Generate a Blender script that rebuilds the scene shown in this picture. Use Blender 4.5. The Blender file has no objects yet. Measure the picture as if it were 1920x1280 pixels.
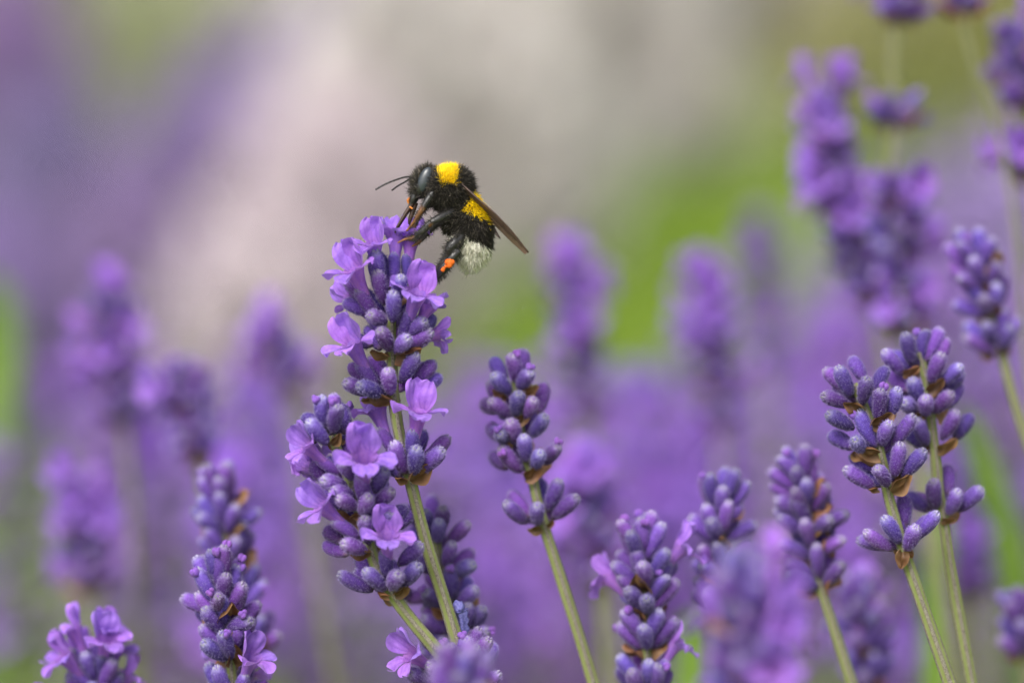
import bpy, math, random
import numpy as np
from mathutils import Vector, Matrix

# ------------------------------------------------------------------ camera, sky, sun, exposure
# One Blender unit is one centimetre (unit scale 0.01): a close-up of a bee on lavender.
sc = bpy.context.scene
sc.unit_settings.system = 'METRIC'
sc.unit_settings.scale_length = 0.01
COL = sc.collection

FOC = 43.0                      # distance of the focal plane, cm
KPX = 0.00651                   # cm per photograph pixel on the focal plane
PITCH = math.radians(9.0)
CAM = Vector((0, 0, 57.0))
RV = Vector((1, 0, 0))
FV = Vector((0, math.cos(PITCH), -math.sin(PITCH)))
UV = Vector((0, math.sin(PITCH), math.cos(PITCH)))

cam_d = bpy.data.cameras.new('camera')
cam = bpy.data.objects.new('camera', cam_d)
COL.objects.link(cam)
cam.location = CAM
cam.rotation_euler = (math.radians(90) - PITCH, 0, 0)
cam_d.sensor_width = 36.0
cam_d.lens = 36.0 * FOC / (1920 * KPX)
cam_d.clip_start = 0.5
cam_d.clip_end = 200000
cam_d.dof.use_dof = True
cam_d.dof.focus_distance = FOC
APERTURE = 1.52                 # entrance pupil diameter, cm
cam_d.dof.aperture_fstop = cam_d.lens * 1e-3 / APERTURE
sc.camera = cam

w = bpy.data.worlds.new('World')
sc.world = w
w.use_nodes = True
nt = w.node_tree
bg = nt.nodes['Background']
sky = nt.nodes.new('ShaderNodeTexSky')
sky.sky_type = 'NISHITA'
sky.sun_disc = False
SUN_EL, SUN_AZ = math.radians(50), math.radians(205)   # azimuth clockwise from +Y
sky.sun_elevation = SUN_EL
sky.sun_rotation = SUN_AZ
sky.dust_density = 4.0
hs = nt.nodes.new('ShaderNodeHueSaturation')           # thin cloud: the blue is washed out evenly
hs.inputs['Saturation'].default_value = 0.35
nt.links.new(sky.outputs[0], hs.inputs['Color'])
nt.links.new(hs.outputs[0], bg.inputs['Color'])
bg.inputs['Strength'].default_value = 0.12

sl = bpy.data.lights.new('sun', 'SUN')
sl.energy = 1.5
sl.angle = math.radians(28)
sl.color = (1.0, 0.96, 0.9)
sun = bpy.data.objects.new('sun', sl)
COL.objects.link(sun)
sd = Vector((math.sin(SUN_AZ) * math.cos(SUN_EL), math.cos(SUN_AZ) * math.cos(SUN_EL), math.sin(SUN_EL)))
sun.rotation_euler = sd.to_track_quat('Z', 'Y').to_euler()
sun.location = (0, 0, 150)

sc.view_settings.view_transform = 'Standard'
sc.view_settings.look = 'None'
sc.view_settings.exposure = 1.25
sc.view_settings.gamma = 1.0
sc.render.engine = 'CYCLES'
sc.cycles.use_denoising = True
sc.cycles.max_bounces = 6
sc.cycles.transparent_max_bounces = 12

rng = random.Random(7)
nrng = np.random.default_rng(11)


# ------------------------------------------------------------------ small helpers
def pxw(px, py, z=0.0, d0=FOC):
    """photo pixel -> a point at depth d0; z (in those pixels) comes towards the viewer"""
    q = KPX * d0 / FOC
    return CAM + FV * (d0 - z * q) + RV * ((px - 960) * q) + UV * ((640 - py) * q)


def basis(zd, yh):
    zd = Vector(zd).normalized()
    y = Vector(yh) - zd * zd.dot(Vector(yh))
    if y.length < 1e-5:
        y = Vector((0.3, 0.9, 0.1)) - zd * zd.dot(Vector((0.3, 0.9, 0.1)))
    y.normalize()
    x = y.cross(zd)
    m = Matrix((x, y, zd)).transposed()
    return m


def xform(loc, m3, s=1.0):
    sm = Matrix.Diagonal(s) if isinstance(s, (tuple, Vector)) else Matrix.Diagonal((s, s, s))
    return Matrix.Translation(loc) @ (m3 @ sm).to_4x4()


class MB:
    """collects vertices, faces, a colour attribute and material slots; build() makes ONE mesh"""
    def __init__(self):
        self.v, self.f, self.c, self.m, self.n = [], [], [], [], 0

    def add(self, v, f, c=None, mat=0):
        v = np.asarray(v, float).reshape(-1, 3)
        if c is None:
            c = np.zeros((len(v), 4))
        self.v.append(v)
        self.c.append(np.asarray(c, float))
        n = self.n
        for q in f:
            self.f.append([int(i) + n for i in q])
        self.m.extend([mat] * len(f))
        self.n += len(v)

    def add_m(self, other, M):
        V = np.concatenate(other.v)
        A = np.array(M)
        V = V @ A[:3, :3].T + A[:3, 3]
        C = np.concatenate(other.c)
        n = self.n
        self.v.append(V)
        self.c.append(C)
        self.f.extend([[i + n for i in q] for q in other.f])
        self.m.extend(other.m)
        self.n += len(V)

    def mesh(self, name, mats, smooth=True):
        me = bpy.data.meshes.new(name)
        V = np.concatenate(self.v)
        me.from_pydata(V.tolist(), [], self.f)
        a = me.color_attributes.new('col', 'FLOAT_COLOR', 'POINT')
        a.data.foreach_set('color', np.concatenate(self.c).astype(np.float32).ravel())
        for mt in mats:
            me.materials.append(mt)
        me.polygons.foreach_set('material_index', np.array(self.m, np.int32))
        me.polygons.foreach_set('use_smooth', np.full(len(self.f), smooth))
        me.update()
        return me


def ob(name, me, parent=None, mat=None):
    o = bpy.data.objects.new(name, me)
    COL.objects.link(o)
    if parent is not None:
        o.parent = parent
    if mat is not None:
        o.matrix_basis = mat
    return o


def tag(o, label=None, cat=None, group=None, kind=None):
    if label: o['label'] = label
    if cat: o['category'] = cat
    if group: o['group'] = group
    if kind: o['kind'] = kind
    return o


def catmull(pts, n):
    P = [np.array(p, float) for p in pts]
    P = [2 * P[0] - P[1]] + P + [2 * P[-1] - P[-2]]
    out = []
    segs = len(P) - 3
    for i in range(n):
        t = i / (n - 1) * segs
        j = min(int(t), segs - 1)
        u = t - j
        a, b, c, d = P[j:j + 4]
        out.append(0.5 * (2 * b + (c - a) * u + (2 * a - 5 * b + 4 * c - d) * u * u + (3 * b - a - 3 * c + d) * u ** 3))
    return np.array(out)


def tube(mb, pts, rad, seg=10, col=(0, 0, 0, 1), mat=0, square=0.0, twist=0.0, flat=None):
    """round or four-ribbed tube along pts; colour r = rib amount, closed ends"""
    pts = np.asarray(pts, float)
    n = len(pts)
    rad = np.broadcast_to(np.asarray(rad, float), (n,))
    T = np.gradient(pts, axis=0)
    T /= np.linalg.norm(T, axis=1)[:, None] + 1e-12
    nrm = np.cross(T[0], (0.31, 0.2, 0.93))
    if np.linalg.norm(nrm) < 0.1:
        nrm = np.cross(T[0], (1, 0, 0))
    V, C, F = [], [], []
    for i in range(n):
        nrm = nrm - T[i] * nrm.dot(T[i])
        nrm /= np.linalg.norm(nrm)
        b = np.cross(T[i], nrm)
        for k in range(seg):
            a = 2 * math.pi * k / seg
            rib = 0.5 + 0.5 * math.cos(4 * (a + twist))
            r = rad[i] * (1 + square * (rib - 0.5))
            if flat is None:
                V.append(pts[i] + (nrm * math.cos(a) + b * math.sin(a)) * r)
            else:
                fv = np.array(flat)
                off = (nrm * math.cos(a) + b * math.sin(a)) * r
                off = off - fv * off.dot(fv) * 0.5
                V.append(pts[i] + off)
            C.append((rib if square else col[0], col[1], i / (n - 1), 1))
    for i in range(n - 1):
        for k in range(seg):
            k2 = (k + 1) % seg
            F.append((i * seg + k, i * seg + k2, (i + 1) * seg + k2, (i + 1) * seg + k))
    F.append(tuple(range(seg - 1, -1, -1)))
    F.append(tuple((n - 1) * seg + k for k in range(seg)))
    mb.add(V, F, C, mat)


def hairs(mb, roots, dirs, length, rad, cols, mat=0, bend=None):
    """many thin tapering hairs (three-sided, two joints) as one piece of geometry"""
    N = len(roots)
    dirs = dirs / (np.linalg.norm(dirs, axis=1)[:, None] + 1e-12)
    ref = np.where(np.abs(dirs[:, 2:3]) < 0.8, np.array([[0, 0, 1.0]]), np.array([[1.0, 0, 0]]))
    a = np.cross(dirs, ref)
    a /= np.linalg.norm(a, axis=1)[:, None]
    b = np.cross(dirs, a)
    length = np.broadcast_to(length, (N,))[:, None]
    if bend is None:
        bend = np.zeros((N, 3))
    V = np.zeros((N, 7, 3))
    for k in range(3):
        an = 2 * math.pi * k / 3
        o = (a * math.cos(an) + b * math.sin(an)) * rad
        V[:, k] = roots + o
        V[:, 3 + k] = roots + dirs * length * 0.55 + bend * length * 0.3 + o * 0.75
    V[:, 6] = roots + dirs * length + bend * length
    C = np.repeat(np.asarray(cols, float)[:, None, :], 7, axis=1)
    tmpl = [(0, 1, 4, 3), (1, 2, 5, 4), (2, 0, 3, 5), (3, 4, 6), (4, 5, 6), (5, 3, 6)]
    F = [[i * 7 + q for q in t] for i in range(N) for t in tmpl]
    mb.add(V.reshape(-1, 3), F, C.reshape(-1, 4), mat)


# ------------------------------------------------------------------ materials
def new_mat(name):
    m = bpy.data.materials.new(name)
    m.use_nodes = True
    t = m.node_tree
    p = t.nodes['Principled BSDF']
    return m, t, p


def N(t, typ, **kw):
    n = t.nodes.new(typ)
    for k, v in kw.items():
        setattr(n, k, v)
    return n


def attr_rgb(t):
    a = N(t, 'ShaderNodeVertexColor', layer_name='col')
    s = N(t, 'ShaderNodeSeparateColor')
    t.links.new(a.outputs['Color'], s.inputs[0])
    return s.outputs


def ramp(t, fac, stops):
    r = N(t, 'ShaderNodeValToRGB')
    e = r.color_ramp.elements
    while len(e) < len(stops):
        e.new(0.5)
    for i, (p, c) in enumerate(stops):
        e[i].position = p
        e[i].color = (*c, 1)
    t.links.new(fac, r.inputs[0])
    return r.outputs[0]


def mixc(t, fac, a, b, mode='MIX'):
    n = N(t, 'ShaderNodeMix', data_type='RGBA', blend_type=mode)
    for s, i in ((fac, 0), (a, 6), (b, 7)):
        if hasattr(s, 'is_linked') or hasattr(s, 'links'):
            t.links.new(s, n.inputs[i])
        else:
            n.inputs[i].default_value = s if i == 0 else (*s, 1)
    return n.outputs[2]


def noise(t, scale, detail=3, rough=0.6):
    tc = N(t, 'ShaderNodeTexCoord')
    n = N(t, 'ShaderNodeTexNoise')
    n.inputs['Scale'].default_value = scale
    n.inputs['Detail'].default_value = detail
    n.inputs['Roughness'].default_value = rough
    t.links.new(tc.outputs['Object'], n.inputs['Vector'])
    return n.outputs['Fac']


def math_n(t, op, a, b):
    n = N(t, 'ShaderNodeMath', operation=op)
    for s, i in ((a, 0), (b, 1)):
        if hasattr(s, 'links'):
            t.links.new(s, n.inputs[i])
        else:
            n.inputs[i].default_value = s
    return n.outputs[0]


def vary(t, colour, amount=0.25, hue=0.03):
    oi = N(t, 'ShaderNodeObjectInfo')
    h = N(t, 'ShaderNodeHueSaturation')
    mr = N(t, 'ShaderNodeMapRange')
    mr.inputs['To Min'].default_value = 1 - amount
    mr.inputs['To Max'].default_value = 1 + amount
    t.links.new(oi.outputs['Random'], mr.inputs['Value'])
    t.links.new(mr.outputs[0], h.inputs['Value'])
    mh = N(t, 'ShaderNodeMapRange')
    mh.inputs['To Min'].default_value = 0.5 - hue
    mh.inputs['To Max'].default_value = 0.5 + hue
    fr = math_n(t, 'FRACT', math_n(t, 'MULTIPLY', oi.outputs['Random'], 7.31), 0)
    t.links.new(fr, mh.inputs['Value'])
    t.links.new(mh.outputs[0], h.inputs['Hue'])
    t.links.new(colour, h.inputs['Color'])
    return h.outputs[0]


def translucent(m, t, p, colour, amount):
    tr = N(t, 'ShaderNodeBsdfTranslucent')
    t.links.new(colour, tr.inputs['Color'])
    mx = N(t, 'ShaderNodeMixShader')
    mx.inputs[0].default_value = amount
    t.links.new(p.outputs[0], mx.inputs[1])
    t.links.new(tr.outputs[0], mx.inputs[2])
    t.links.new(mx.outputs[0], t.nodes['Material Output'].inputs['Surface'])


def mat_bud(name, base0, mid, high, tip):
    m, t, p = new_mat(name)
    r, g, b = attr_rgb(t)[:3]
    base = ramp(t, r, [(0.0, (0.13, 0.085, 0.12)), (0.12, base0), (0.45, mid),
                       (0.86, high), (0.965, tip), (1.0, (0.30, 0.30, 0.30))])
    n1 = ramp(t, noise(t, 26, 4), [(0.35, (0, 0, 0)), (0.7, (1, 1, 1))])
    base = mixc(t, n1, base, mixc(t, 0.5, base, (0.03, 0.008, 0.09)))
    speck = ramp(t, noise(t, 150, 2), [(0.5, (0, 0, 0)), (0.66, (1, 1, 1))])
    base = mixc(t, math_n(t, 'MULTIPLY', speck, 0.22), base, (0.28, 0.22, 0.46))
    base = vary(t, base, 0.35, 0.022)
    bp = N(t, 'ShaderNodeBump')
    bp.inputs['Strength'].default_value = 0.6
    bp.inputs['Distance'].default_value = 0.008
    t.links.new(noise(t, 110, 3), bp.inputs['Height'])
    t.links.new(bp.outputs[0], p.inputs['Normal'])
    fz = mixc(t, g, base, mixc(t, 0.5, base, (0.40, 0.34, 0.58)))
    t.links.new(fz, p.inputs['Base Color'])
    p.inputs['Roughness'].default_value = 0.85
    p.inputs['Specular IOR Level'].default_value = 0.12
    p.inputs['Sheen Weight'].default_value = 0.12
    p.inputs['Sheen Roughness'].default_value = 0.4
    p.inputs['Sheen Tint'].default_value = (0.72, 0.66, 0.95, 1)
    return m


def mat_petal(name='petal', sat=1.0, val=1.0):
    m, t, p = new_mat(name)
    r, g, b = attr_rgb(t)[:3]                 # r along, g vein, b tube amount
    base = ramp(t, r, [(0.0, (0.44, 0.20, 0.58)), (0.3, (0.34, 0.15, 0.62)), (1.0, (0.42, 0.22, 0.76))])
    base = mixc(t, b, base, (0.30, 0.12, 0.42))
    base = mixc(t, math_n(t, 'MULTIPLY', g, 0.75), base, (0.13, 0.03, 0.34))
    n1 = ramp(t, noise(t, 11, 4), [(0.35, (0, 0, 0)), (0.68, (1, 1, 1))])
    base = mixc(t, math_n(t, 'MULTIPLY', n1, 0.6), base, (0.23, 0.085, 0.54))
    n2 = ramp(t, noise(t, 70, 3), [(0.45, (0, 0, 0)), (0.7, (1, 1, 1))])
    base = mixc(t, math_n(t, 'MULTIPLY', n2, 0.35), base, (0.42, 0.24, 0.72))
    base = vary(t, base, 0.12, 0.012)
    if sat != 1.0:
        h = N(t, 'ShaderNodeHueSaturation')
        h.inputs['Saturation'].default_value = sat
        h.inputs['Value'].default_value = val
        t.links.new(base, h.inputs['Color'])
        base = h.outputs[0]
    t.links.new(base, p.inputs['Base Color'])
    p.inputs['Roughness'].default_value = 0.6
    p.inputs['Specular IOR Level'].default_value = 0.25
    p.inputs['Sheen Weight'].default_value = 0.15
    bp = N(t, 'ShaderNodeBump')
    bp.inputs['Strength'].default_value = 0.7
    bp.inputs['Distance'].default_value = 0.012
    t.links.new(noise(t, 28, 4), bp.inputs['Height'])
    t.links.new(bp.outputs[0], p.inputs['Normal'])
    translucent(m, t, p, base, 0.38)
    return m


def mat_stem():
    m, t, p = new_mat('stem')
    r, g, b = attr_rgb(t)[:3]                 # r rib, g hair
    face = mixc(t, noise(t, 6, 3), (0.13, 0.165, 0.040), (0.20, 0.215, 0.085))
    rib = mixc(t, ramp(t, noise(t, 95, 2), [(0.45, (0, 0, 0)), (0.58, (1, 1, 1))]), (0.21, 0.195, 0.145), (0.065, 0.045, 0.05))
    base = mixc(t, ramp(t, r, [(0.30, (0, 0, 0)), (0.62, (1, 1, 1))]), face, rib)
    base = mixc(t, g, base, (0.55, 0.52, 0.48))
    t.links.new(base, p.inputs['Base Color'])
    p.inputs['Roughness'].default_value = 0.75
    p.inputs['Specular IOR Level'].default_value = 0.2
    bp = N(t, 'ShaderNodeBump')
    bp.inputs['Strength'].default_value = 0.5
    bp.inputs['Distance'].default_value = 0.01
    t.links.new(noise(t, 70, 2), bp.inputs['Height'])
    t.links.new(bp.outputs[0], p.inputs['Normal'])
    return m


def mat_bract():
    m, t, p = new_mat('dry_bract')
    r, g, b = attr_rgb(t)[:3]                 # r along, g edge/vein
    base = ramp(t, r, [(0.0, (0.19, 0.11, 0.05)), (0.5, (0.17, 0.066, 0.022)), (1.0, (0.26, 0.125, 0.05))])
    base = mixc(t, noise(t, 16, 4), base, (0.065, 0.024, 0.012))
    base = mixc(t, math_n(t, 'MULTIPLY', g, 0.5), base, (0.34, 0.18, 0.085))
    base = vary(t, base, 0.3, 0.01)
    t.links.new(base, p.inputs['Base Color'])
    p.inputs['Roughness'].default_value = 0.6
    translucent(m, t, p, base, 0.3)
    return m


def mat_simple(name, c1, c2, scale, rough=0.8, trans=0.0, spec=0.3, var=0.0, sheen=0.0):
    m, t, p = new_mat(name)
    base = mixc(t, ramp(t, noise(t, scale, 4), [(0.3, (0, 0, 0)), (0.7, (1, 1, 1))]), c1, c2)
    if var:
        base = vary(t, base, var, 0.02)
    t.links.new(base, p.inputs['Base Color'])
    p.inputs['Roughness'].default_value = rough
    p.inputs['Specular IOR Level'].default_value = spec
    p.inputs['Sheen Weight'].default_value = sheen
    if trans:
        translucent(m, t, p, base, trans)
    return m


def mat_attr(name, rough=0.6, spec=0.3, trans=0.0):
    """takes its colour from the colour attribute (of hair, leaf or flower; black fur also has its glints in it)"""
    m, t, p = new_mat(name)
    a = N(t, 'ShaderNodeVertexColor', layer_name='col')
    t.links.new(a.outputs['Color'], p.inputs['Base Color'])
    p.inputs['Roughness'].default_value = rough
    p.inputs['Specular IOR Level'].default_value = spec
    if trans:
        translucent(m, t, p, a.outputs['Color'], trans)
    return m


BUD = mat_bud('calyx_velvet', (0.062, 0.020, 0.145), (0.086, 0.031, 0.235), (0.13, 0.060, 0.32), (0.23, 0.18, 0.39))
DUSTY = mat_bud('calyx_dusty', (0.076, 0.052, 0.104), (0.096, 0.060, 0.146), (0.142, 0.095, 0.205), (0.23, 0.20, 0.27))
DUSTY_PETAL = mat_petal('petal_dusty', 0.85, 0.88)
PETAL, STEM, BRACT = mat_petal(), mat_stem(), mat_bract()
LEAF = mat_attr('leaf', 0.7, 0.25, 0.4)
FLOWERS = mat_attr('flower_mass', 0.8, 0.1, 0.2)
FUR = mat_attr('fur', 0.55, 0.25)

# ------------------------------------------------------------------ ground
def ground():
    m, t, p = new_mat('meadow')
    n1 = noise(t, 0.012, 4)
    n2 = noise(t, 0.35, 5)
    a = mixc(t, n2, (0.12, 0.20, 0.018), (0.19, 0.26, 0.04))
    base = mixc(t, ramp(t, n1, [(0.5, (0, 0, 0)), (0.66, (1, 1, 1))]), a, (0.22, 0.24, 0.09))
    tc = N(t, 'ShaderNodeTexCoord')                 # the meadow is dry and straw coloured beyond five and a half metres
    sx = N(t, 'ShaderNodeSeparateXYZ')
    t.links.new(tc.outputs['Object'], sx.inputs[0])
    mr = N(t, 'ShaderNodeMapRange')
    mr.inputs['From Min'].default_value, mr.inputs['From Max'].default_value = 480, 620
    t.links.new(sx.outputs['Y'], mr.inputs['Value'])
    base = mixc(t, mr.outputs[0], base, (0.30, 0.31, 0.17))
    t.links.new(base, p.inputs['Base Color'])
    p.inputs['Roughness'].default_value = 0.95
    p.inputs['Specular IOR Level'].default_value = 0.1
    mb = MB()
    S = 60000
    xs = [-S, -8000, -1500, -400, -100, 0, 100, 400, 1500, 8000, S]
    ys = [-S, -8000, -1500, -300, 0, 100, 200, 400, 700, 1500, 8000, S]
    V = [(x, y, 0) for y in ys for x in xs]
    nx = len(xs)
    F = [(j * nx + i, j * nx + i + 1, (j + 1) * nx + i + 1, (j + 1) * nx + i) for j in range(len(ys) - 1) for i in range(nx - 1)]
    mb.add(V, F)
    tag(ob('ground', mb.mesh('ground', [m])), 'open green meadow ground under the lavender bushes', 'ground', kind='structure')


ground()


# ------------------------------------------------------------------ far planting: bushes as things of their own
def leaf_quads(mb, base, dirs, length, width, cols, mat=0):
    """narrow bent leaves: three joints, four triangles each"""
    n = len(base)
    dirs = dirs / (np.linalg.norm(dirs, axis=1)[:, None] + 1e-9)
    side = np.cross(dirs, nrng.normal(size=(n, 3)))
    side /= np.linalg.norm(side, axis=1)[:, None] + 1e-9
    L = np.broadcast_to(length, (n,))[:, None]
    W = np.broadcast_to(width, (n,))[:, None]
    droop = np.array([[0, 0, -0.12]]) * L
    V = np.zeros((n, 4, 3))
    V[:, 0] = base
    V[:, 1] = base + dirs * L * 0.5 + side * W * 0.5
    V[:, 2] = base + dirs * L * 0.5 - side * W * 0.5
    V[:, 3] = base + dirs * L + droop
    F = [q for i in range(n) for q in ((i * 4, i * 4 + 1, i * 4 + 2), (i * 4 + 2, i * 4 + 1, i * 4 + 3))]
    mb.add(V.reshape(-1, 3), F, np.repeat(np.concatenate([cols, np.ones((n, 1))], 1)[:, None], 4, 1).reshape(-1, 4), mat)


OCT_F = [(0, 1, 4), (1, 2, 4), (2, 3, 4), (3, 0, 4), (1, 0, 5), (2, 1, 5), (3, 2, 5), (0, 3, 5)]


def bush(px, d, r, h, col, n, name, label, cat, group, leafcol=(0.12, 0.16, 0.08), jitter=0.25, low=0.25):
    x = (px - 960) * KPX / FOC * d
    y = d
    root = ob(name, None)
    root.location = (x, y, 0)
    tag(root, label, cat, group)
    # foliage: a dome of narrow leaves from the ground up
    nl = int(n * 2.2)
    u = nrng.normal(size=(nl, 3))
    u /= np.linalg.norm(u, axis=1)[:, None]
    u[:, 2] = np.abs(u[:, 2])
    rad = nrng.uniform(0.35, 1, nl)[:, None] ** 0.5
    pos = u * rad * np.array([r * 0.85, r * 0.85, h * 0.62])
    dirs = u + np.array([0, 0, 0.5]) + nrng.normal(size=(nl, 3)) * 0.5
    lc = np.array(leafcol) * nrng.uniform(0.6, 1.4, (nl, 1))
    mb = MB()
    leaf_quads(mb, pos, dirs, nrng.uniform(3, 6, nl), nrng.uniform(0.35, 0.7, nl), lc)
    tag(ob('foliage', mb.mesh('foliage', [LEAF]), root), kind='stuff')
    # flower spikes: stems fanning out of the dome, each with stacked clumps
    mb = MB()
    V, F, C = [], [], []
    k = 0
    az = nrng.uniform(0, 2 * math.pi, n)
    cz = nrng.uniform(low, 1, n)
    for i in range(n):
        sn = math.sqrt(max(0, 1 - cz[i] ** 2))
        clump = math.sin(az[i] * 5 + px) * math.sin(cz[i] * 9 + px * 0.7) + 0.5 * math.sin(az[i] * 11 + cz[i] * 7)
        if clump < -0.35 and nrng.random() < 0.85:
            continue
        dvec = np.array([math.cos(az[i]) * sn, math.sin(az[i]) * sn, cz[i]])
        tip = dvec * np.array([r, r, h]) * (1 + nrng.normal() * 0.07)
        dn = dvec + np.array([0, 0, 0.8])
        dn /= np.linalg.norm(dn)
        c0 = np.array(col) * (1 + nrng.normal() * jitter * 0.6 + 0.30 * clump)
        s = nrng.uniform(0.75, 1.1)
        for j in range(4):
            c = tip - dn * (1.25 * j) + nrng.normal(size=3) * 0.12
            rr = s * (0.6 + 0.3 * j if j < 2 else 0.95)
            V += [c + (rr, 0, 0), c + (0, rr, 0), c - (rr, 0, 0), c - (0, rr, 0), c + dn * 0.85, c - dn * 0.75]
            F += [tuple(a + k for a in q) for q in OCT_F]
            cc = np.clip(c0 * (1 + nrng.normal() * jitter), 0.01, 0.85)
            C += [(*cc, 1)] * 6
            k += 6
        b = tip - dn * 5
        V += [b + (0.09, 0, 0), b + (-0.05, 0.08, 0), b + (-0.05, -0.08, 0), b - dn * 12]
        F += [(k, k + 1, k + 3), (k + 1, k + 2, k + 3), (k + 2, k, k + 3), (k, k + 2, k + 1)]
        C += [(0.16, 0.19, 0.08, 1)] * 4
        k += 4
    mb.add(V, F, C)
    tag(ob('flower_spikes', mb.mesh('flower_spikes', [FLOWERS], False), root), kind='stuff')
    return root


PALE = (0.54, 0.46, 0.49)
WHITE = (0.63, 0.58, 0.56)
PURP = (0.25, 0.18, 0.38)
GP, GF = 'pale lavender bushes', 'far purple lavender bushes'
PL = dict(leafcol=(0.22, 0.23, 0.14), low=0.02)
for a in ((470, 290, 9, 21, PALE, 500, 'lowest pale pink lavender bush of the diagonal row, beside the violet mound'),
          (620, 330, 13, 28, PALE, 800, 'pale pink lavender bush between the lowest pale bush and the broad whitish one'),
          (800, 400, 20, 40, WHITE, 2400, 'broad whitish lavender bush right behind the bee'),
          (1050, 500, 24, 48, WHITE, 3200, 'pale rosy lavender bush standing at the edge of the green grass'),
          (1340, 680, 30, 52, WHITE, 3200, 'whitish bush beyond the green grass behind the rosy one'),
          (1620, 800, 36, 55, PALE, 3000, 'farthest pale bush, half hidden by the tall blurred stem')):
    bush(*a[:6], 'pale_lavender_bush', a[6], 'bush', GP, **PL)
for a in ((390, 400, 11, 24, PURP, 500, 'violet lavender mound beside the lowest pale pink bush'),
          (545, 520, 13, 25, PURP, 500, 'violet lavender mound behind the second pale pink bush'),
          (680, 660, 17, 34, PURP, 500, 'farthest violet mound at the end of the purple row'),
          (20, 480, 12, 34, (0.27, 0.17, 0.38), 450, 'tall mauve mound beside the greyish green foliage'),
          (95, 380, 11, 25, (0.22, 0.18, 0.34), 450, 'bluish purple mound in front of the tall mauve one'),
          (255, 320, 10, 21, (0.24, 0.17, 0.32), 450, 'greyish purple mound nearest the loose row of mauve spikes'),
          (-40, 290, 10, 22, PURP, 400, 'purple mound beside the broad green blade'),
          (2000, 260, 24, 30, PURP, 600, 'wide purple mound behind the thin arching stem')):
    bush(*a[:6], 'purple_lavender_bush', a[6], 'bush', GF)
bush(1830, 520, 30, 40, (0.30, 0.29, 0.10), 700, 'yellow_green_shrub', 'blurred yellow green shrub behind the thin tall lavender stems', 'shrub', None, leafcol=(0.20, 0.22, 0.06))
bush(170, 620, 34, 44, (0.20, 0.20, 0.15), 500, 'grey_green_shrub', 'greyish green shrub at the back of the purple mounds', 'shrub', None, leafcol=(0.14, 0.18, 0.08))


def grass():
    mb = MB()
    n = 26000
    y = nrng.uniform(135, 760, n)
    x = nrng.uniform(-1, 1, n) * y * 0.22
    base = np.stack([x, y, np.zeros(n)], 1)
    dirs = np.stack([nrng.normal(size=n) * 0.35, nrng.normal(size=n) * 0.35, np.ones(n)], 1)
    c = np.array([0.15, 0.25, 0.022]) * nrng.uniform(0.7, 1.35, (n, 1)) + np.array([0.05, 0.03, 0.01]) * nrng.uniform(0, 1, (n, 1))
    dry = np.clip((y - 480) / 140, 0, 1)[:, None] * nrng.uniform(0.5, 1, (n, 1))
    c = c * (1 - dry) + np.array([0.30, 0.31, 0.17]) * dry
    leaf_quads(mb, base, dirs, nrng.uniform(4, 11, n), nrng.uniform(0.3, 0.6, n), c)
    tag(ob('meadow_grass', mb.mesh('meadow_grass', [LEAF])), 'green meadow grass between the lavender bushes', 'grass', kind='stuff')


grass()


def near_foliage():
    """the leafy dome the near stalks grow out of"""
    mb = MB()
    n = 16000
    x = nrng.uniform(-60, 60, n)
    y = nrng.uniform(18, 150, n)
    top = 27 - 0.0020 * (y - 70) ** 2 * (y > 70) - 0.002 * (y - 60) ** 2 * (y < 60) - 0.0022 * x ** 2
    top = np.maximum(top, 3)
    z = top * nrng.uniform(0.35, 1, n) ** 0.5
    base = np.stack([x, y, z], 1)
    dirs = np.stack([nrng.normal(size=n) * 0.6 + x * 0.01, nrng.normal(size=n) * 0.6, np.ones(n)], 1)
    c = np.array([0.105, 0.145, 0.075]) * nrng.uniform(0.55, 1.4, (n, 1))
    leaf_quads(mb, base, dirs, nrng.uniform(2.5, 5.5, n), nrng.uniform(0.3, 0.5, n), c)
    tag(ob('lavender_foliage', mb.mesh('lavender_foliage', [LEAF])), 'grey green narrow leaves at the foot of the near lavender stalks', 'foliage', kind='stuff')


near_foliage()

# ------------------------------------------------------------------ lavender pieces (shared meshes)
BUD_L = 0.475


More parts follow.
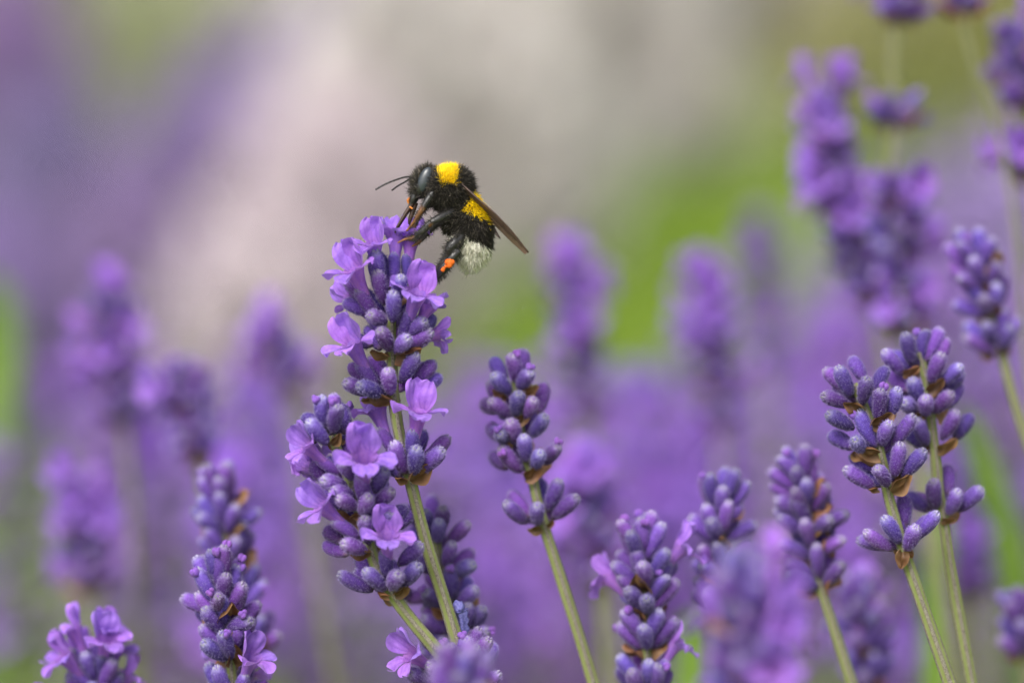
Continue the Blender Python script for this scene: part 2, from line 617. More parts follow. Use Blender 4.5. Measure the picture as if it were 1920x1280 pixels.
def bud_mb(seed, nseg=26, nr=12, fuzz=900, wid=0.090, opening=False):
    r = np.random.default_rng(seed)
    prof_t = [0, 0.06, 0.18, 0.38, 0.6, 0.78, 0.88, 0.95, 1.0]
    prof_r = [0.30, 0.48, 0.72, 0.92, 1.0, 0.98, 0.86, 0.66, 0.34]
    ts = np.concatenate([np.linspace(0, 0.85, nr - 4), [0.91, 0.955, 0.985, 1.0]])
    bendx, bendy = r.normal(size=2) * 0.018
    V, C = [], []
    ph = r.uniform(0, 6)
    for t in ts:
        R = wid * np.interp(t, prof_t, prof_r)
        for k in range(nseg):
            a = 2 * math.pi * k / nseg
            rib = 1 + 0.065 * math.cos(nseg / 2 * a) * (1 - abs(2 * t - 1) ** 3) + 0.035 * math.sin(3 * a + ph + 4 * t)
            zz = t * BUD_L
            if t > 0.95:
                zz += 0.026 * math.cos(5 * a + ph) * (t - 0.95) / 0.05
            V.append((R * rib * math.cos(a) + bendx * t * t * 2, R * rib * math.sin(a) + bendy * t * t * 2, zz))
            C.append((t, 0, 0, 1))
    V.append((bendx * 2, bendy * 2, BUD_L * 0.975))
    C.append((0.88, 0, 0, 1))
    n = len(ts)
    F = []
    for i in range(n - 1):
        for k in range(nseg):
            k2 = (k + 1) % nseg
            F.append((i * nseg + k, i * nseg + k2, (i + 1) * nseg + k2, (i + 1) * nseg + k))
    for k in range(nseg):
        F.append(((n - 1) * nseg + k, (n - 1) * nseg + (k + 1) % nseg, n * nseg))
    F.append(tuple(range(nseg - 1, -1, -1)))
    mb = MB()
    mb.add(V, F, C)
    if fuzz:
        t = r.uniform(0.05, 1.0, fuzz) ** 0.85
        a = r.uniform(0, 2 * math.pi, fuzz)
        R = wid * np.interp(t, prof_t, prof_r)
        P = np.stack([R * np.cos(a) + bendx * t * t * 2, R * np.sin(a) + bendy * t * t * 2, t * BUD_L], 1)
        D = np.stack([np.cos(a), np.sin(a), 0.35 + 1.2 * (t > 0.9)], 1) + r.normal(size=(fuzz, 3)) * 0.45
        cols = np.stack([np.clip(t, 0, 0.95), np.full(fuzz, 0.8), np.zeros(fuzz), np.ones(fuzz)], 1)
        D /= np.linalg.norm(D, axis=1)[:, None]
        L = r.uniform(0.014, 0.038, fuzz)[:, None]
        S = np.cross(D, r.normal(size=(fuzz, 3)))
        S /= np.linalg.norm(S, axis=1)[:, None]
        VV = np.stack([P - S * 0.0026, P + S * 0.0026, P + D * L], 1).reshape(-1, 3)
        mb.add(VV, [(3 * i, 3 * i + 1, 3 * i + 2) for i in range(fuzz)], np.repeat(cols, 3, 0))
    if opening:                                   # the folded corolla just showing at the mouth
        for k in range(3):
            a = k * 2.1 + r.uniform(0, 1)
            pts = [(0.02 * math.cos(a), 0.02 * math.sin(a), BUD_L * 0.9), (0.03 * math.cos(a), 0.03 * math.sin(a), BUD_L * 1.03),
                   (0.015 * math.cos(a), 0.015 * math.sin(a), BUD_L * 1.11)]
            tube(mb, catmull(pts, 6), [0.022, 0.03, 0.036, 0.034, 0.026, 0.010], 8, (0.6, 0.55, 0.3, 1), 1)
    return mb


BUD_MB = [bud_mb(s, opening=(s in (3, 6))) for s in range(7)]
BUD_ME = [b.mesh('bud', [BUD, PETAL]) for b in BUD_MB]
LOW_BUD = [bud_mb(20 + s, 8, 8, 0) for s in range(3)]
CALYX_ME = [bud_mb(40 + s, wid=0.092).mesh('calyx', [BUD]) for s in range(2)]

MOUTH = 0.74


def tube_part(seed, seg=18):
    """corolla tube with a flaring mouth"""
    r = np.random.default_rng(seed)
    zs = [0.34, 0.42, 0.50, 0.58, 0.66, 0.72, 0.75]
    rs = [0.070, 0.075, 0.082, 0.095, 0.115, 0.140, 0.155]
    V, C, F = [], [], []
    for z, q in zip(zs, rs):
        for k in range(seg):
            a = 2 * math.pi * k / seg
            V.append((q * 1.08 * math.cos(a), q * 0.92 * math.sin(a) + 0.02 * (z - 0.34), z))
            C.append((0.1, 0.75 * (0.5 + 0.5 * math.cos(6 * a)) ** 3, 1.0 - max(0, (z - 0.6)) * 4, 1))
    for i in range(len(zs) - 1):
        for k in range(seg):
            F.append((i * seg + k, i * seg + (k + 1) % seg, (i + 1) * seg + (k + 1) % seg, (i + 1) * seg + k))
    mb = MB()
    mb.add(V, F, C)
    return mb


def petal_part(phi, length, width, rise, curl, seed, nu=12, nv=15):
    """one lobe: springs from the tube rim at angle phi; rise = start angle from the axis, curl = bend along it"""
    r = np.random.default_rng(seed)
    rim = np.array([0.15 * math.cos(phi), 0.14 * math.sin(phi) + 0.008, 0.735])
    rad = np.array([math.cos(phi), math.sin(phi), 0])
    tan = np.array([-math.sin(phi), math.cos(phi), 0])
    zx = np.array([0, 0, 1.0])
    V, C = [], []
    ph = r.uniform(0, 6, 3)
    cpos = rim - zx * 0.02 - rad * 0.005
    for i in range(nu):
        u = i / (nu - 1)
        ang = rise + curl * u + 0.1 * math.sin(3 * u + ph[0])
        d = zx * math.cos(ang) + rad * math.sin(ang)
        nrm = -zx * math.sin(ang) + rad * math.cos(ang)
        if i:
            cpos = cpos + d * length / (nu - 1)
        wv = 0.5 * (0.36 + 0.64 * math.sin(min(u / 0.55, 1) * math.pi / 2)) if u < 0.55 else 0.5 * math.sqrt(max(0.0, 1 - ((u - 0.55) / 0.47) ** 2))
        wv = max(wv, 0.06) * width
        for j in range(nv):
            v = 2 * j / (nv - 1) - 1
            rip = 0.028 * math.sin(4 * v + ph[1]) * u + 0.010 * math.sin(9 * v + 6 * u + ph[0]) * u + 0.024 * math.sin(7 * u + 3 * v + ph[2]) * u
            off = tan * v * wv + nrm * (-0.04 * v * v * (0.6 + 0.6 * u) * width / 0.3 + rip)
            notch = 0.03 * math.cos(v * 3.1) * u * length / 0.3
            V.append(cpos + off - d * notch * 0.4 * (1 - abs(v)))
            C.append((u, 0.9 * (0.5 + 0.5 * math.cos(11 * v + 0.6 * math.sin(5 * u + ph[0]))) ** 3 * (1 - u) ** 0.5, 0.5 * max(0, 1 - 4 * u), 1))
    F = [(i * nv + j, i * nv + j + 1, (i + 1) * nv + j + 1, (i + 1) * nv + j) for i in range(nu - 1) for j in range(nv - 1)]
    mb = MB()
    mb.add(V, F, C)
    return mb


def floret_set(seed):
    r = random.Random(seed)
    R = math.radians
    ps = [petal_part(R(90 - 30), 0.41, 0.35, R(-2 + r.uniform(-6, 8)), R(20 + r.uniform(-15, 18)), seed),
          petal_part(R(90 + 30), 0.40, 0.34, R(-2 + r.uniform(-6, 8)), R(20 + r.uniform(-15, 18)), seed + 1),
          petal_part(R(270), 0.28, 0.32, R(50 + r.uniform(-8, 8)), R(65 + r.uniform(-15, 15)), seed + 2),
          petal_part(R(205), 0.26, 0.31, R(48 + r.uniform(-8, 8)), R(60 + r.uniform(-15, 15)), seed + 3),
          petal_part(R(335), 0.26, 0.31, R(48 + r.uniform(-8, 8)), R(60 + r.uniform(-15, 15)), seed + 4)]
    return tube_part(seed), ps


FLOR_MB = [floret_set(100 + 10 * i) for i in range(4)]
FLOR_ME = [(a.mesh('floret', [PETAL]), [q.mesh('petal', [PETAL]) for q in ps]) for a, ps in FLOR_MB]


def bract_mb(seed, nu=10, nv=11):
    r = np.random.default_rng(seed)
    V, C = [], []
    ph = r.uniform(0, 6, 4)
    pos = np.zeros(3)
    L, W = 0.36, 0.30
    for i in range(nu):
        u = i / (nu - 1)
        ang = -0.2 + 0.9 * u * r.uniform(0.8, 1.1)
        d = np.array([0, math.sin(ang), math.cos(ang)])
        nr = np.array([0, math.cos(ang), -math.sin(ang)])
        if i:
            pos = pos + d * L / (nu - 1)
        wv = W * 0.5 * (math.sin(math.pi * (0.15 + 0.8 * u ** 0.75)) if u < 0.98 else 0.06)
        for j in range(nv):
            v = 2 * j / (nv - 1) - 1
            V.append(pos + np.array([v * wv, 0, 0]) + nr * (-0.10 * v * v * (1 - 0.4 * u) + 0.03 * math.sin(5 * v + ph[0] + 3 * u) + 0.022 * math.sin(9 * u + ph[1] + 2 * v) + 0.012 * math.sin(14 * v + 6 * u + ph[2])))
            C.append((u, max(abs(v) ** 4, (0.5 + 0.5 * math.cos(12 * v)) ** 6 * 0.6), 0, 1))
    F = [(i * nv + j, i * nv + j + 1, (i + 1) * nv + j + 1, (i + 1) * nv + j) for i in range(nu - 1) for j in range(nv - 1)]
    mb = MB()
    mb.add(V, F, C)
    return mb


BRACT_MB = [bract_mb(s) for s in range(4)]
BRACT_ME = [b.mesh('bract', [BRACT]) for b in BRACT_MB]


# ------------------------------------------------------------------ one lavender stalk with all its pieces
class Stalk:
    def __init__(self, label, stem_px, d0, group=None, rad=0.066, fuzz=700, seed=1, foot=None):
        self.r = random.Random(seed)
        self.d0, self.q = d0, KPX * d0 / FOC
        pts = [pxw(x, y, 0, d0) for x, y in stem_px]
        tdir = (pts[-1] - pts[-2]).normalized()
        last = pts[-1]
        hor = Vector((tdir.x, tdir.y, 0))
        p1 = last + tdir * 4
        p2 = p1 + Vector((hor.x * 3, 1.0, -8))
        p3 = Vector((p2.x + hor.x * 1.5, p2.y + 0.5, 17))
        self.pts = pts
        base = p3
        self.base = base
        self.root = ob('lavender_stalk', None)
        self.root.location = base
        tag(self.root, label, 'lavender', group)
        W = [np.array(p - base) for p in pts + [p1, p2, p3]]
        line = catmull(W, 16 * len(W) // 2)
        n = len(line)
        mb = MB()
        rad_l = np.linspace(rad * 0.72, rad * 1.12, n)
        tube(mb, line, rad_l * (1 + 0.03 * np.sin(np.arange(n) * 0.5)), 20, square=0.32)
        if fuzz:
            vis = int(n * (len(pts) - 0.3) / (len(W)))
            i = nrng.uniform(0, vis - 1.01, fuzz)
            i0 = i.astype(int)
            P = line[i0] + (line[i0 + 1] - line[i0]) * (i - i0)[:, None]
            T = line[i0 + 1] - line[i0]
            T /= np.linalg.norm(T, axis=1)[:, None]
            D = nrng.normal(size=(fuzz, 3))
            D -= T * (D * T).sum(1)[:, None]
            D /= np.linalg.norm(D, axis=1)[:, None]
            Rr = np.interp(i, range(n), rad_l)[:, None]
            S = np.cross(D, T)
            Lh = nrng.uniform(0.012, 0.028, fuzz)[:, None]
            VV = np.stack([P + D * Rr * 0.95 - S * 0.0025, P + D * Rr * 0.95 + S * 0.0025, P + D * (Rr + Lh)], 1).reshape(-1, 3)
            mb.add(VV, [(3 * a, 3 * a + 1, 3 * a + 2) for a in range(fuzz)], np.tile([[0.5, 0.7, 0, 1]], (3 * fuzz, 1)))
        ob('stem', mb.mesh('stem', [STEM]), self.root)
        self.sdir = (pts[0] - pts[-1]).normalized()

    def w(self, x, y, z=0):
        return pxw(x, y, z, self.d0)

    def put_bud(self, b, t, s=1.0, fat=1.0):
        d = t - b
        m = basis(d, (self.r.uniform(-1, 1), self.r.uniform(-1, 1), self.r.uniform(-1, 1)))
        i = self.r.choice([0, 1, 2, 3, 4, 5, 0, 1, 2, 4, 5, 6])
        ob('bud', BUD_ME[i], self.root, xform(b - self.base, m, (s * fat, s * fat, d.length / BUD_L)))

    def bud(self, bx, by, tx, ty, sg=1, zb=None, fat=1.0):
        """base and tip in photo pixels; what is missing of the length leans to (sg=1) or from the viewer"""
        L = BUD_L / self.q
        l2 = math.hypot(tx - bx, ty - by)
        dz = sg * math.sqrt(max(0.0, L * L - l2 * l2)) * 0.8
        zb = sg * 9 if zb is None else zb
        self.put_bud(self.w(bx, by, zb), self.w(tx, ty, zb + dz), 1.0, fat * self.r.uniform(0.94, 1.06))

    def buds(self, rows):
        for q in rows:
            self.bud(*q)

    def put_floret(self, b, axis, lip, s=1.0):
        m = basis(axis, lip)
        i = self.r.randrange(len(FLOR_ME))
        tm, ps = FLOR_ME[i]
        f = ob('floret', tm, self.root, xform(b - self.base, m, s))
        ob('calyx', CALYX_ME[i % 2], f)
        for q in ps:
            ob('petal', q, f)
        return f

    def floret(self, bx, by, mx, my, lip, zb=6, sg=1, s=1.0):
        """base and mouth in photo pixels, lip = where the upper lip points (x, y, z)"""
        s *= 0.88
        L = MOUTH * s / self.q
        l2 = math.hypot(mx - bx, my - by)
        dz = sg * max(0.28 * L, math.sqrt(max(0.0, L * L - l2 * l2)) * 0.85)
        m = self.w(mx, my, zb + dz)
        b0 = self.w(bx, by, zb)
        ax = (m - b0).normalized()
        lv = RV * lip[0] - UV * lip[1] - FV * lip[2]
        self.put_floret(m - ax * MOUTH * s, ax, lv, s)

    def bract(self, x0, y0, x1, y1, z0=8, z1=16, s=1.0, out=(0, 0.3, 1)):
        z0, z1, s = z0 + 8, z1 + 10, s * 1.0
        a, b = self.w(x0, y0, z0), self.w(x1, y1, z1)
        ov = RV * out[0] - UV * out[1] - FV * out[2]
        m = basis(b - a, -ov)
        ob('bract', self.r.choice(BRACT_ME), self.root, xform(a - self.base, m, s * max(0.6, (b - a).length / 0.33)))

    def ring(self, cx, cy, n, axis=None, th=(38, 66), nf=0, back=False, bracts=2, lift=0.10, s=1.0):
        """a whorl: buds (and nf open flowers) round the stem at a photo pixel"""
        c = self.w(cx, cy)
        ax = axis or self.sdir
        m = basis(ax, -FV)
        X, Y, Z = (Vector(m.col[i]) for i in range(3))
        fl = set(self.r.sample(range(n), min(nf, n)))
        p0 = self.r.uniform(0, 6.28)
        for i in range(n):
            if back:
                phi = math.radians(self.r.uniform(195, 345))
            else:
                phi = p0 + 2 * math.pi * (i + self.r.uniform(-0.25, 0.25)) / n
            up = i % 2
            t = math.radians(self.r.uniform(*th) * (0.62 if up else 1.0))
            rd = X * math.cos(phi) + Y * math.sin(phi)
            d = Z * math.cos(t) + rd * math.sin(t)
            b = c + rd * 0.055 + Z * (lift * up)
            if i in fl:
                self.put_floret(b, d, Z * 1.0 - rd * 0.6, s * self.r.uniform(0.74, 0.9))
            else:
                self.put_bud(b, b + d * BUD_L * s * self.r.uniform(0.88, 1.1), s * self.r.uniform(0.94, 1.08))
        p0 = self.r.uniform(0, 6.28)
        for i in range(bracts):
            phi = p0 + 2 * math.pi * i / max(1, bracts)
            if back:
                phi = math.radians(self.r.uniform(200, 340))
            rd = X * math.cos(phi) + Y * math.sin(phi)
            t = math.radians(self.r.uniform(50, 85))
            d = Z * math.cos(t) + rd * math.sin(t)
            ob('bract', self.r.choice(BRACT_ME), self.root, xform(c + rd * 0.05 - Z * 0.04 - self.base, basis(d, Z), self.r.uniform(0.75, 1.05)))


# ---- the stalk the bee feeds on
A = Stalk('flowering lavender stalk with violet open florets that the bumblebee clings to',
          [(738, 545), (734, 610), (735, 665), (738, 740), (750, 820), (768, 895), (800, 1020), (835, 1130), (862, 1218), (890, 1310)],
          43.0, rad=0.076, fuzz=2600, seed=3)
A.buds([(712, 530, 706, 474, 1, 0), (722, 572, 707, 508, 1, 20), (745, 566, 749, 518, 1, 8), (737, 604, 743, 549, 1, 26),
        (724, 604, 694, 588, 1, 18), (692, 588, 647, 563, -1, 6), (680, 560, 652, 520, -1, 2), (732, 657, 717, 612, 1, 24),
        (742, 660, 766, 632, 1, 20), (760, 654, 812, 621, 1, 8), (765, 632, 801, 596, 1, 6), (712, 655, 700, 612, -1, -2),
        (696, 648, 652, 628, -1, -4), (790, 632, 806, 590, -1, -14),
        (694, 716, 657, 688, -1, 2), (694, 737, 648, 716, 1, 6), (722, 738, 675, 720, 1, 20), (733, 739, 732, 692, 1, 22),
        (752, 716, 781, 664, 1, 8), (770, 720, 817, 681, -1, 2), (778, 732, 823, 706, -1, -10),
        (762, 886, 731, 830, 1, 14), (777, 888, 785, 838, 1, 22), (795, 870, 841, 818, -1, 2), (785, 886, 832, 841, 1, 10),
        (752, 892, 728, 866, -1, -8)])
A.floret(738, 540, 742, 444, (-0.35, -0.2, -1), 2, -1, 0.92)
A.floret(762, 545, 769, 447, (0.25, -0.6, -1.0), -6, -1, 0.9)
A.floret(754, 640, 784, 548, (0.25, -0.3, -1), 10, 1, 1.06)
A.floret(704, 598, 664, 506, (0.35, -0.3, -1), 12, 1, 1.05)
A.floret(712, 545, 700, 458, (0.5, -0.2, -1), -8, 1, 0.92)
A.floret(700, 600, 652, 560, (-0.7, -0.6, -0.3), -14, -1, 0.72)
A.floret(710, 734, 660, 643, (0.25, -0.3, -1), 10, 1, 1.06)
A.floret(765, 652, 818, 628, (0.3, -1, -0.4), -4, -1, 0.7)
A.floret(765, 640, 802, 574, (0.6, -0.6, -0.6), -14, -1, 0.82)
A.floret(768, 872, 787, 768, (-0.05, -0.2, -1), 6, 1, 1.05)
A.floret(748, 878, 705, 770, (-0.3, -1, -0.5), -10, -1, 0.95)
A.ring(737, 560, 6, back=True, bracts=1, th=(15, 45))
A.ring(735, 615, 5, back=True, bracts=1)
A.ring(735, 655, 6, back=True, bracts=1)
A.ring(738, 735, 5, back=True, bracts=1)
A.ring(768, 888, 4, back=True, bracts=1)
A.bract(728, 664, 696, 663, 12, 22, 0.9, (0, 1, 0.6))
A.bract(742, 664, 786, 660, 12, 22, 1.0, (0, 1, 0.6))
A.bract(733, 745, 690, 744, 10, 22, 0.9, (0, 1, 0.7))
A.bract(700, 744, 664, 760, 14, 6, 0.55, (0, 1, 0.7))
A.bract(768, 896, 808, 872, 10, 20, 1.0, (0.2, 1, 0.9))
A.bract(764, 898, 742, 898, 6, 12, 0.7, (0, 1, 0.7))

# ---- its neighbour, lower and to the left
B = Stalk('shorter flowering lavender stalk leaning against the bee\'s stalk, pale florets along its side',
          [(622, 815), (640, 862), (660, 912), (675, 962), (690, 1012), (706, 1062), (735, 1112), (770, 1160), (830, 1232), (870, 1290)],
          42.75, rad=0.074, fuzz=1600, seed=5)
B.buds([(612, 800, 594, 748, 1, 4), (626, 812, 627, 752, 1, 12), (644, 812, 653, 761, -1, 2), (616, 832, 581, 788, 1, 16),
        (592, 828, 549, 799, -1, 4), (612, 902, 582, 873, -1, 2), (664, 897, 647, 862, 1, 10), (704, 922, 722, 876, 1, 14),
        (650, 914, 610, 895, 1, 12), (672, 952, 632, 926, 1, 20), (680, 962, 691, 932, 1, 24), (704, 948, 735, 916, 1, 12),
        (692, 1018, 687, 966, 1, 16), (733, 982, 757, 953, -1, 4), (742, 990, 770, 964, -1, -6), (642, 1014, 606, 994, -1, 4),
        (652, 1038, 609, 1026, -1, 6), (688, 1032, 646, 1014, 1, 16), (704, 1068, 676, 1040, -1, -6),
        (700, 1106, 633, 1082, 1, 4), (724, 1104, 689, 1065, 1, 16), (735, 1100, 746, 1070, 1, 22), (754, 1097, 787, 1053, 1, 10),
        (748, 1058, 790, 1018, 1, 4), (662, 930, 628, 915, 1, 8), (715, 975, 738, 955, 1, 4), (700, 900, 722, 862, -1, 0)])
B.floret(642, 894, 575, 836, (0.2, -0.8, -0.7), 4, 1, 0.85)
B.floret(628, 900, 578, 878, (-1, -0.2, -0.2), -8, -1, 0.7)
B.floret(682, 940, 686, 853, (-0.1, -0.3, -1), 14, 1, 1.15)
B.floret(675, 1010, 604, 945, (0.1, -0.6, -1), 12, 1, 0.98)
B.floret(726, 1082, 729, 998, (-0.05, -0.3, -1), 16, 1, 1.0)
B.ring(625, 822, 4, back=True, bracts=1)
B.ring(655, 900, 5, back=True, bracts=1, nf=1)
B.ring(680, 965, 5, back=True, bracts=1)
B.ring(695, 1025, 5, back=True, bracts=1)
B.ring(733, 1108, 4, back=True, bracts=1)
B.bract(622, 832, 642, 812, 8, 18, 0.8, (0.3, 0.8, 1))
B.bract(692, 1030, 655, 1042, 8, 20, 0.8, (0, 1, 0.8))
B.bract(730, 1114, 705, 1112, 6, 18, 0.7, (0, 1, 0.7))
B.bract(740, 1112, 775, 1098, 6, 18, 0.7, (0.2, 1, 0.7))
B.bract(660, 965, 690, 962, 8, 16, 0.7, (0, 1, 0.7))

# ---- budded stalk just behind the two
Cs = Stalk('closed bud lavender stalk crossing right behind the bee\'s bare green stem',
           [(815, 985), (822, 1040), (838, 1100), (850, 1160), (862, 1220), (875, 1300)], 44.5, fuzz=300, seed=8)
Cs.buds([(832, 992, 828, 946, 1, 2), (820, 1016, 825, 972, 1, 12), (838, 1018, 880, 978, 1, 6), (806, 1004, 797, 955, 1, 2),
         (800, 1020, 765, 1000, -1, 2), (852, 1078, 882, 1048, 1, 6), (835, 1062, 848, 1015, 1, 8), (812, 1070, 775, 1045, 1, 6),
         (850, 1122, 845, 1063, 1, 16), (858, 1134, 893, 1098, 1, 10), (822, 1136, 794, 1100, 1, 10), (800, 1120, 760, 1120, -1, 4),
         (875, 1178, 880, 1130, 1, 12), (886, 1178, 908, 1133, 1, 4), (878, 1196, 922, 1178, 1, 8), (832, 1186, 788, 1158, 1, 8),
         (838, 1206, 800, 1198, 1, 8), (770, 1105, 722, 1130, -1, 0), (835, 1230, 790, 1215, 1, 8)])
for y, x in ((1010, 818), (1080, 832), (1140, 846), (1200, 858)):
    Cs.ring(x, y, 4, back=True, bracts=1)
Cs.bract(838, 1148, 805, 1140, 10, 18, 0.8, (0, 1, 0.7))
Cs.bract(870, 1195, 900, 1180, 10, 18, 0.8, (0, 1, 0.7))

C2 = Stalk('lavender stalk tip with one withered blue floret at the foot of the bee\'s stem',
           [(862, 1250), (868, 1290), (880, 1350)], 43.2, fuzz=200, seed=9)
C2.buds([(888, 1238, 917, 1194, 1, 6), (900, 1250, 930, 1214, -1, 2), (866, 1236, 868, 1186, 1, 6), (805, 1278, 767, 1256, 1, 4),
         (852, 1240, 840, 1206, -1, 0), (838, 1262, 806, 1238, 1, 2), (880, 1262, 905, 1240, 1, 12), (850, 1275, 835, 1245, 1, 18)])
C2.floret(838, 1268, 770, 1222, (-0.1, -1, -0.5), 6, 1, 0.95)
wf = MB()
tube(wf, catmull([C2.w(866, 1192, 6) - C2.base, C2.w(866, 1160, 8) - C2.base, C2.w(860, 1140, 10) - C2.base, C2.w(870, 1137, 14) - C2.base], 14),
     [0.05, 0.062, 0.078, 0.055, 0.075, 0.06, 0.085, 0.07, 0.098, 0.075, 0.09, 0.06, 0.07, 0.03], 14, square=0.7, twist=0.4)
WITHER = mat_simple('withered_petal', (0.07, 0.065, 0.26), (0.19, 0.18, 0.44), 45, 0.7, 0.2)
o = ob('withered_floret', wf.mesh('withered_floret', [WITHER]), C2.root)
o['label'] = 'shrivelled blue floret'
C2.ring(866, 1262, 6, bracts=1, nf=0)
C2.ring(872, 1310, 7, bracts=2)

# ---- the slim budded stalk right of the bee's stalk
D = Stalk('slim closed bud lavender stalk standing alone, its lowest whorl set apart on bare stem',
          [(967, 712), (970, 765), (985, 850), (997, 890), (1008, 940), (1020, 985), (1050, 1080), (1085, 1190), (1112, 1280), (1125, 1330)],
          44.2, fuzz=500, seed=11, rad=0.070)
D.buds([(948, 717, 925, 674, -1, 2), (956, 738, 926, 699, 1, 6), (967, 716, 970, 663, 1, 4), (973, 730, 994, 688, 1, 8),
        (932, 768, 906, 757, -1, -2), (957, 782, 926, 747, 1, 8), (968, 778, 968, 735, 1, 16), (986, 784, 998, 747, 1, 12),
        (1005, 776, 1024, 733, -1, 2), (994, 818, 1027, 779, 1, 8), (970, 828, 955, 787, 1, 12), (947, 828, 934, 803, 1, 4),
        (940, 825, 915, 800, -1, -4), (985, 864, 985, 813, 1, 16), (1003, 877, 1013, 842, 1, 14), (1022, 870, 1046, 827, 1, 4),
        (977, 884, 942, 848, 1, 12), (950, 878, 922, 854, -1, 2),
        (987, 980, 947, 943, 1, 4), (994, 968, 957, 925, -1, 4), (1008, 982, 1003, 943, 1, 16), (1027, 958, 1046, 898, 1, 2),
        (1037, 972, 1080, 927, 1, 4), (1020, 958, 1015, 918, -1, -8)])
for y, x in ((735, 968), (785, 975), (830, 982), (880, 993), (978, 1018)):
    D.ring(x, y, 3, back=True, bracts=1)
D.bract(978, 738, 1012, 724, 8, 14, 0.8, (0, 1, 1)); D.bract(950, 745, 906, 728, 4, 8, 0.6, (0, 1, 1))
D.bract(965, 788, 996, 776, 16, 24, 0.8, (0, 1, 1)); D.bract(962, 836, 925, 822, 8, 12, 0.6, (0, 1, 1))
D.bract(982, 892, 1016, 876, 12, 22, 0.9, (0, 1, 1)); D.bract(1015, 988, 970, 1000, 4, 10, 0.5, (0, 1, 1)); D.bract(1025, 985, 1050, 972, 4, 10, 0.5, (0, 1, 1))

# ---- the crisp pair on the right
I = Stalk('sharp closed bud lavender stalk with rust brown bracts, front one of the crossing pair',
          [(1600, 720), (1622, 765), (1645, 830), (1655, 870), (1665, 925), (1685, 1000), (1697, 1040), (1732, 1140), (1780, 1280), (1795, 1330)],
          43.5, fuzz=900, seed=13, rad=0.072)
I.buds([(1592, 760, 1539, 737, 1, 4), (1595, 744, 1568, 686, 1, 8), (1622, 714, 1600, 671, -1, 2), (1615, 758, 1620, 706, 1, 12),
        (1640, 735, 1662, 687, -1, 0), (1644, 788, 1653, 724, 1, 14), (1664, 780, 1686, 732, 1, 6), (1600, 803, 1548, 772, 1, 4),
        (1642, 838, 1598, 776, 1, 14), (1600, 840, 1562, 812, -1, 6), (1616, 842, 1594, 824, 1, 16), (1672, 834, 1711, 780, 1, 12),
        (1652, 834, 1655, 792, 1, 4), (1640, 914, 1582, 877, 1, 8), (1642, 884, 1602, 853, -1, -2), (1662, 910, 1641, 868, 1, 18),
        (1675, 894, 1687, 830, 1, 12), (1690, 894, 1728, 843, 1, 6),
        (1672, 1030, 1618, 997, 1, 6), (1686, 1018, 1655, 964, 1, 12), (1698, 988, 1698, 931, -1, -10), (1697, 1030, 1712, 982, 1, 20),
        (1717, 1008, 1752, 960, 1, 8)])
for y, x in ((750, 1612), (800, 1632), (850, 1648), (908, 1662), (1022, 1693)):
    I.ring(x, y, 3, back=True, bracts=1)
I.bract(1614, 764, 1578, 758, 10, 22, 0.85, (0, 0.9, 1)); I.bract(1632, 794, 1672, 778, 16, 24, 0.9, (0, 0.9, 1))
I.bract(1646, 848, 1605, 843, 14, 24, 0.9, (0, 0.9, 1)); I.bract(1668, 918, 1705, 893, 10, 18, 0.9, (0, 0.9, 1))
I.bract(1690, 1032, 1686, 1068, 10, 16, 0.8, (0, -0.2, 1)); I.bract(1702, 1030, 1712, 1052, 6, 8, 0.5, (0, 0, 1)); I.bract(1645, 914, 1630, 918, 4, 8, 0.6, (0, 1, 1))

J = Stalk('closed bud lavender stalk behind, taller one of the crossing pair with rust brown bracts',
          [(1722, 660), (1738, 720), (1747, 800), (1755, 860), (1760, 920), (1770, 975), (1785, 1080), (1822, 1280), (1830, 1340)],
          44.2, fuzz=700, seed=14, rad=0.072)
J.buds([(1692, 702, 1656, 657, 1, 4), (1708, 684, 1696, 623, 1, 12), (1725, 688, 1723, 623, -1, 2), (1750, 692, 1778, 640, -1, 2),
        (1742, 718, 1758, 662, 1, 12), (1768, 720, 1793, 683, 1, 4), (1702, 734, 1670, 703, -1, 2), (1726, 758, 1705, 708, 1, 12),
        (1712, 768, 1688, 748, 1, 10), (1735, 778, 1725, 742, 1, 18), (1748, 773, 1777, 733, 1, 12), (1776, 764, 1803, 723, -1, 4),
        (1738, 834, 1713, 788, 1, 6), (1735, 838, 1698, 806, -1, 0), (1765, 823, 1790, 772, 1, 10), (1790, 823, 1821, 786, -1, 2),
        (1742, 958, 1702, 923, -1, 0), (1755, 952, 1737, 902, 1, 6), (1778, 928, 1792, 886, -1, -2), (1775, 962, 1795, 922, 1, 14),
        (1795, 958, 1835, 913, 1, 6)])
for y, x in ((695, 1728), (745, 1740), (775, 1745), (825, 1750), (960, 1768)):
    J.ring(x, y, 3, back=True, bracts=1)
J.bract(1690, 698, 1722, 690, 16, 26, 0.85, (0, 0.9, 1)); J.bract(1735, 732, 1770, 711, 14, 22, 0.85, (0, 0.9, 1))
J.bract(1712, 776, 1742, 774, 14, 22, 0.8, (0, 0.9, 1)); J.bract(1755, 840, 1792, 826, 8, 16, 0.9, (0, 0.9, 1))
J.bract(1764, 972, 1790, 975, 6, 12, 0.8, (0, 0.9, 1))

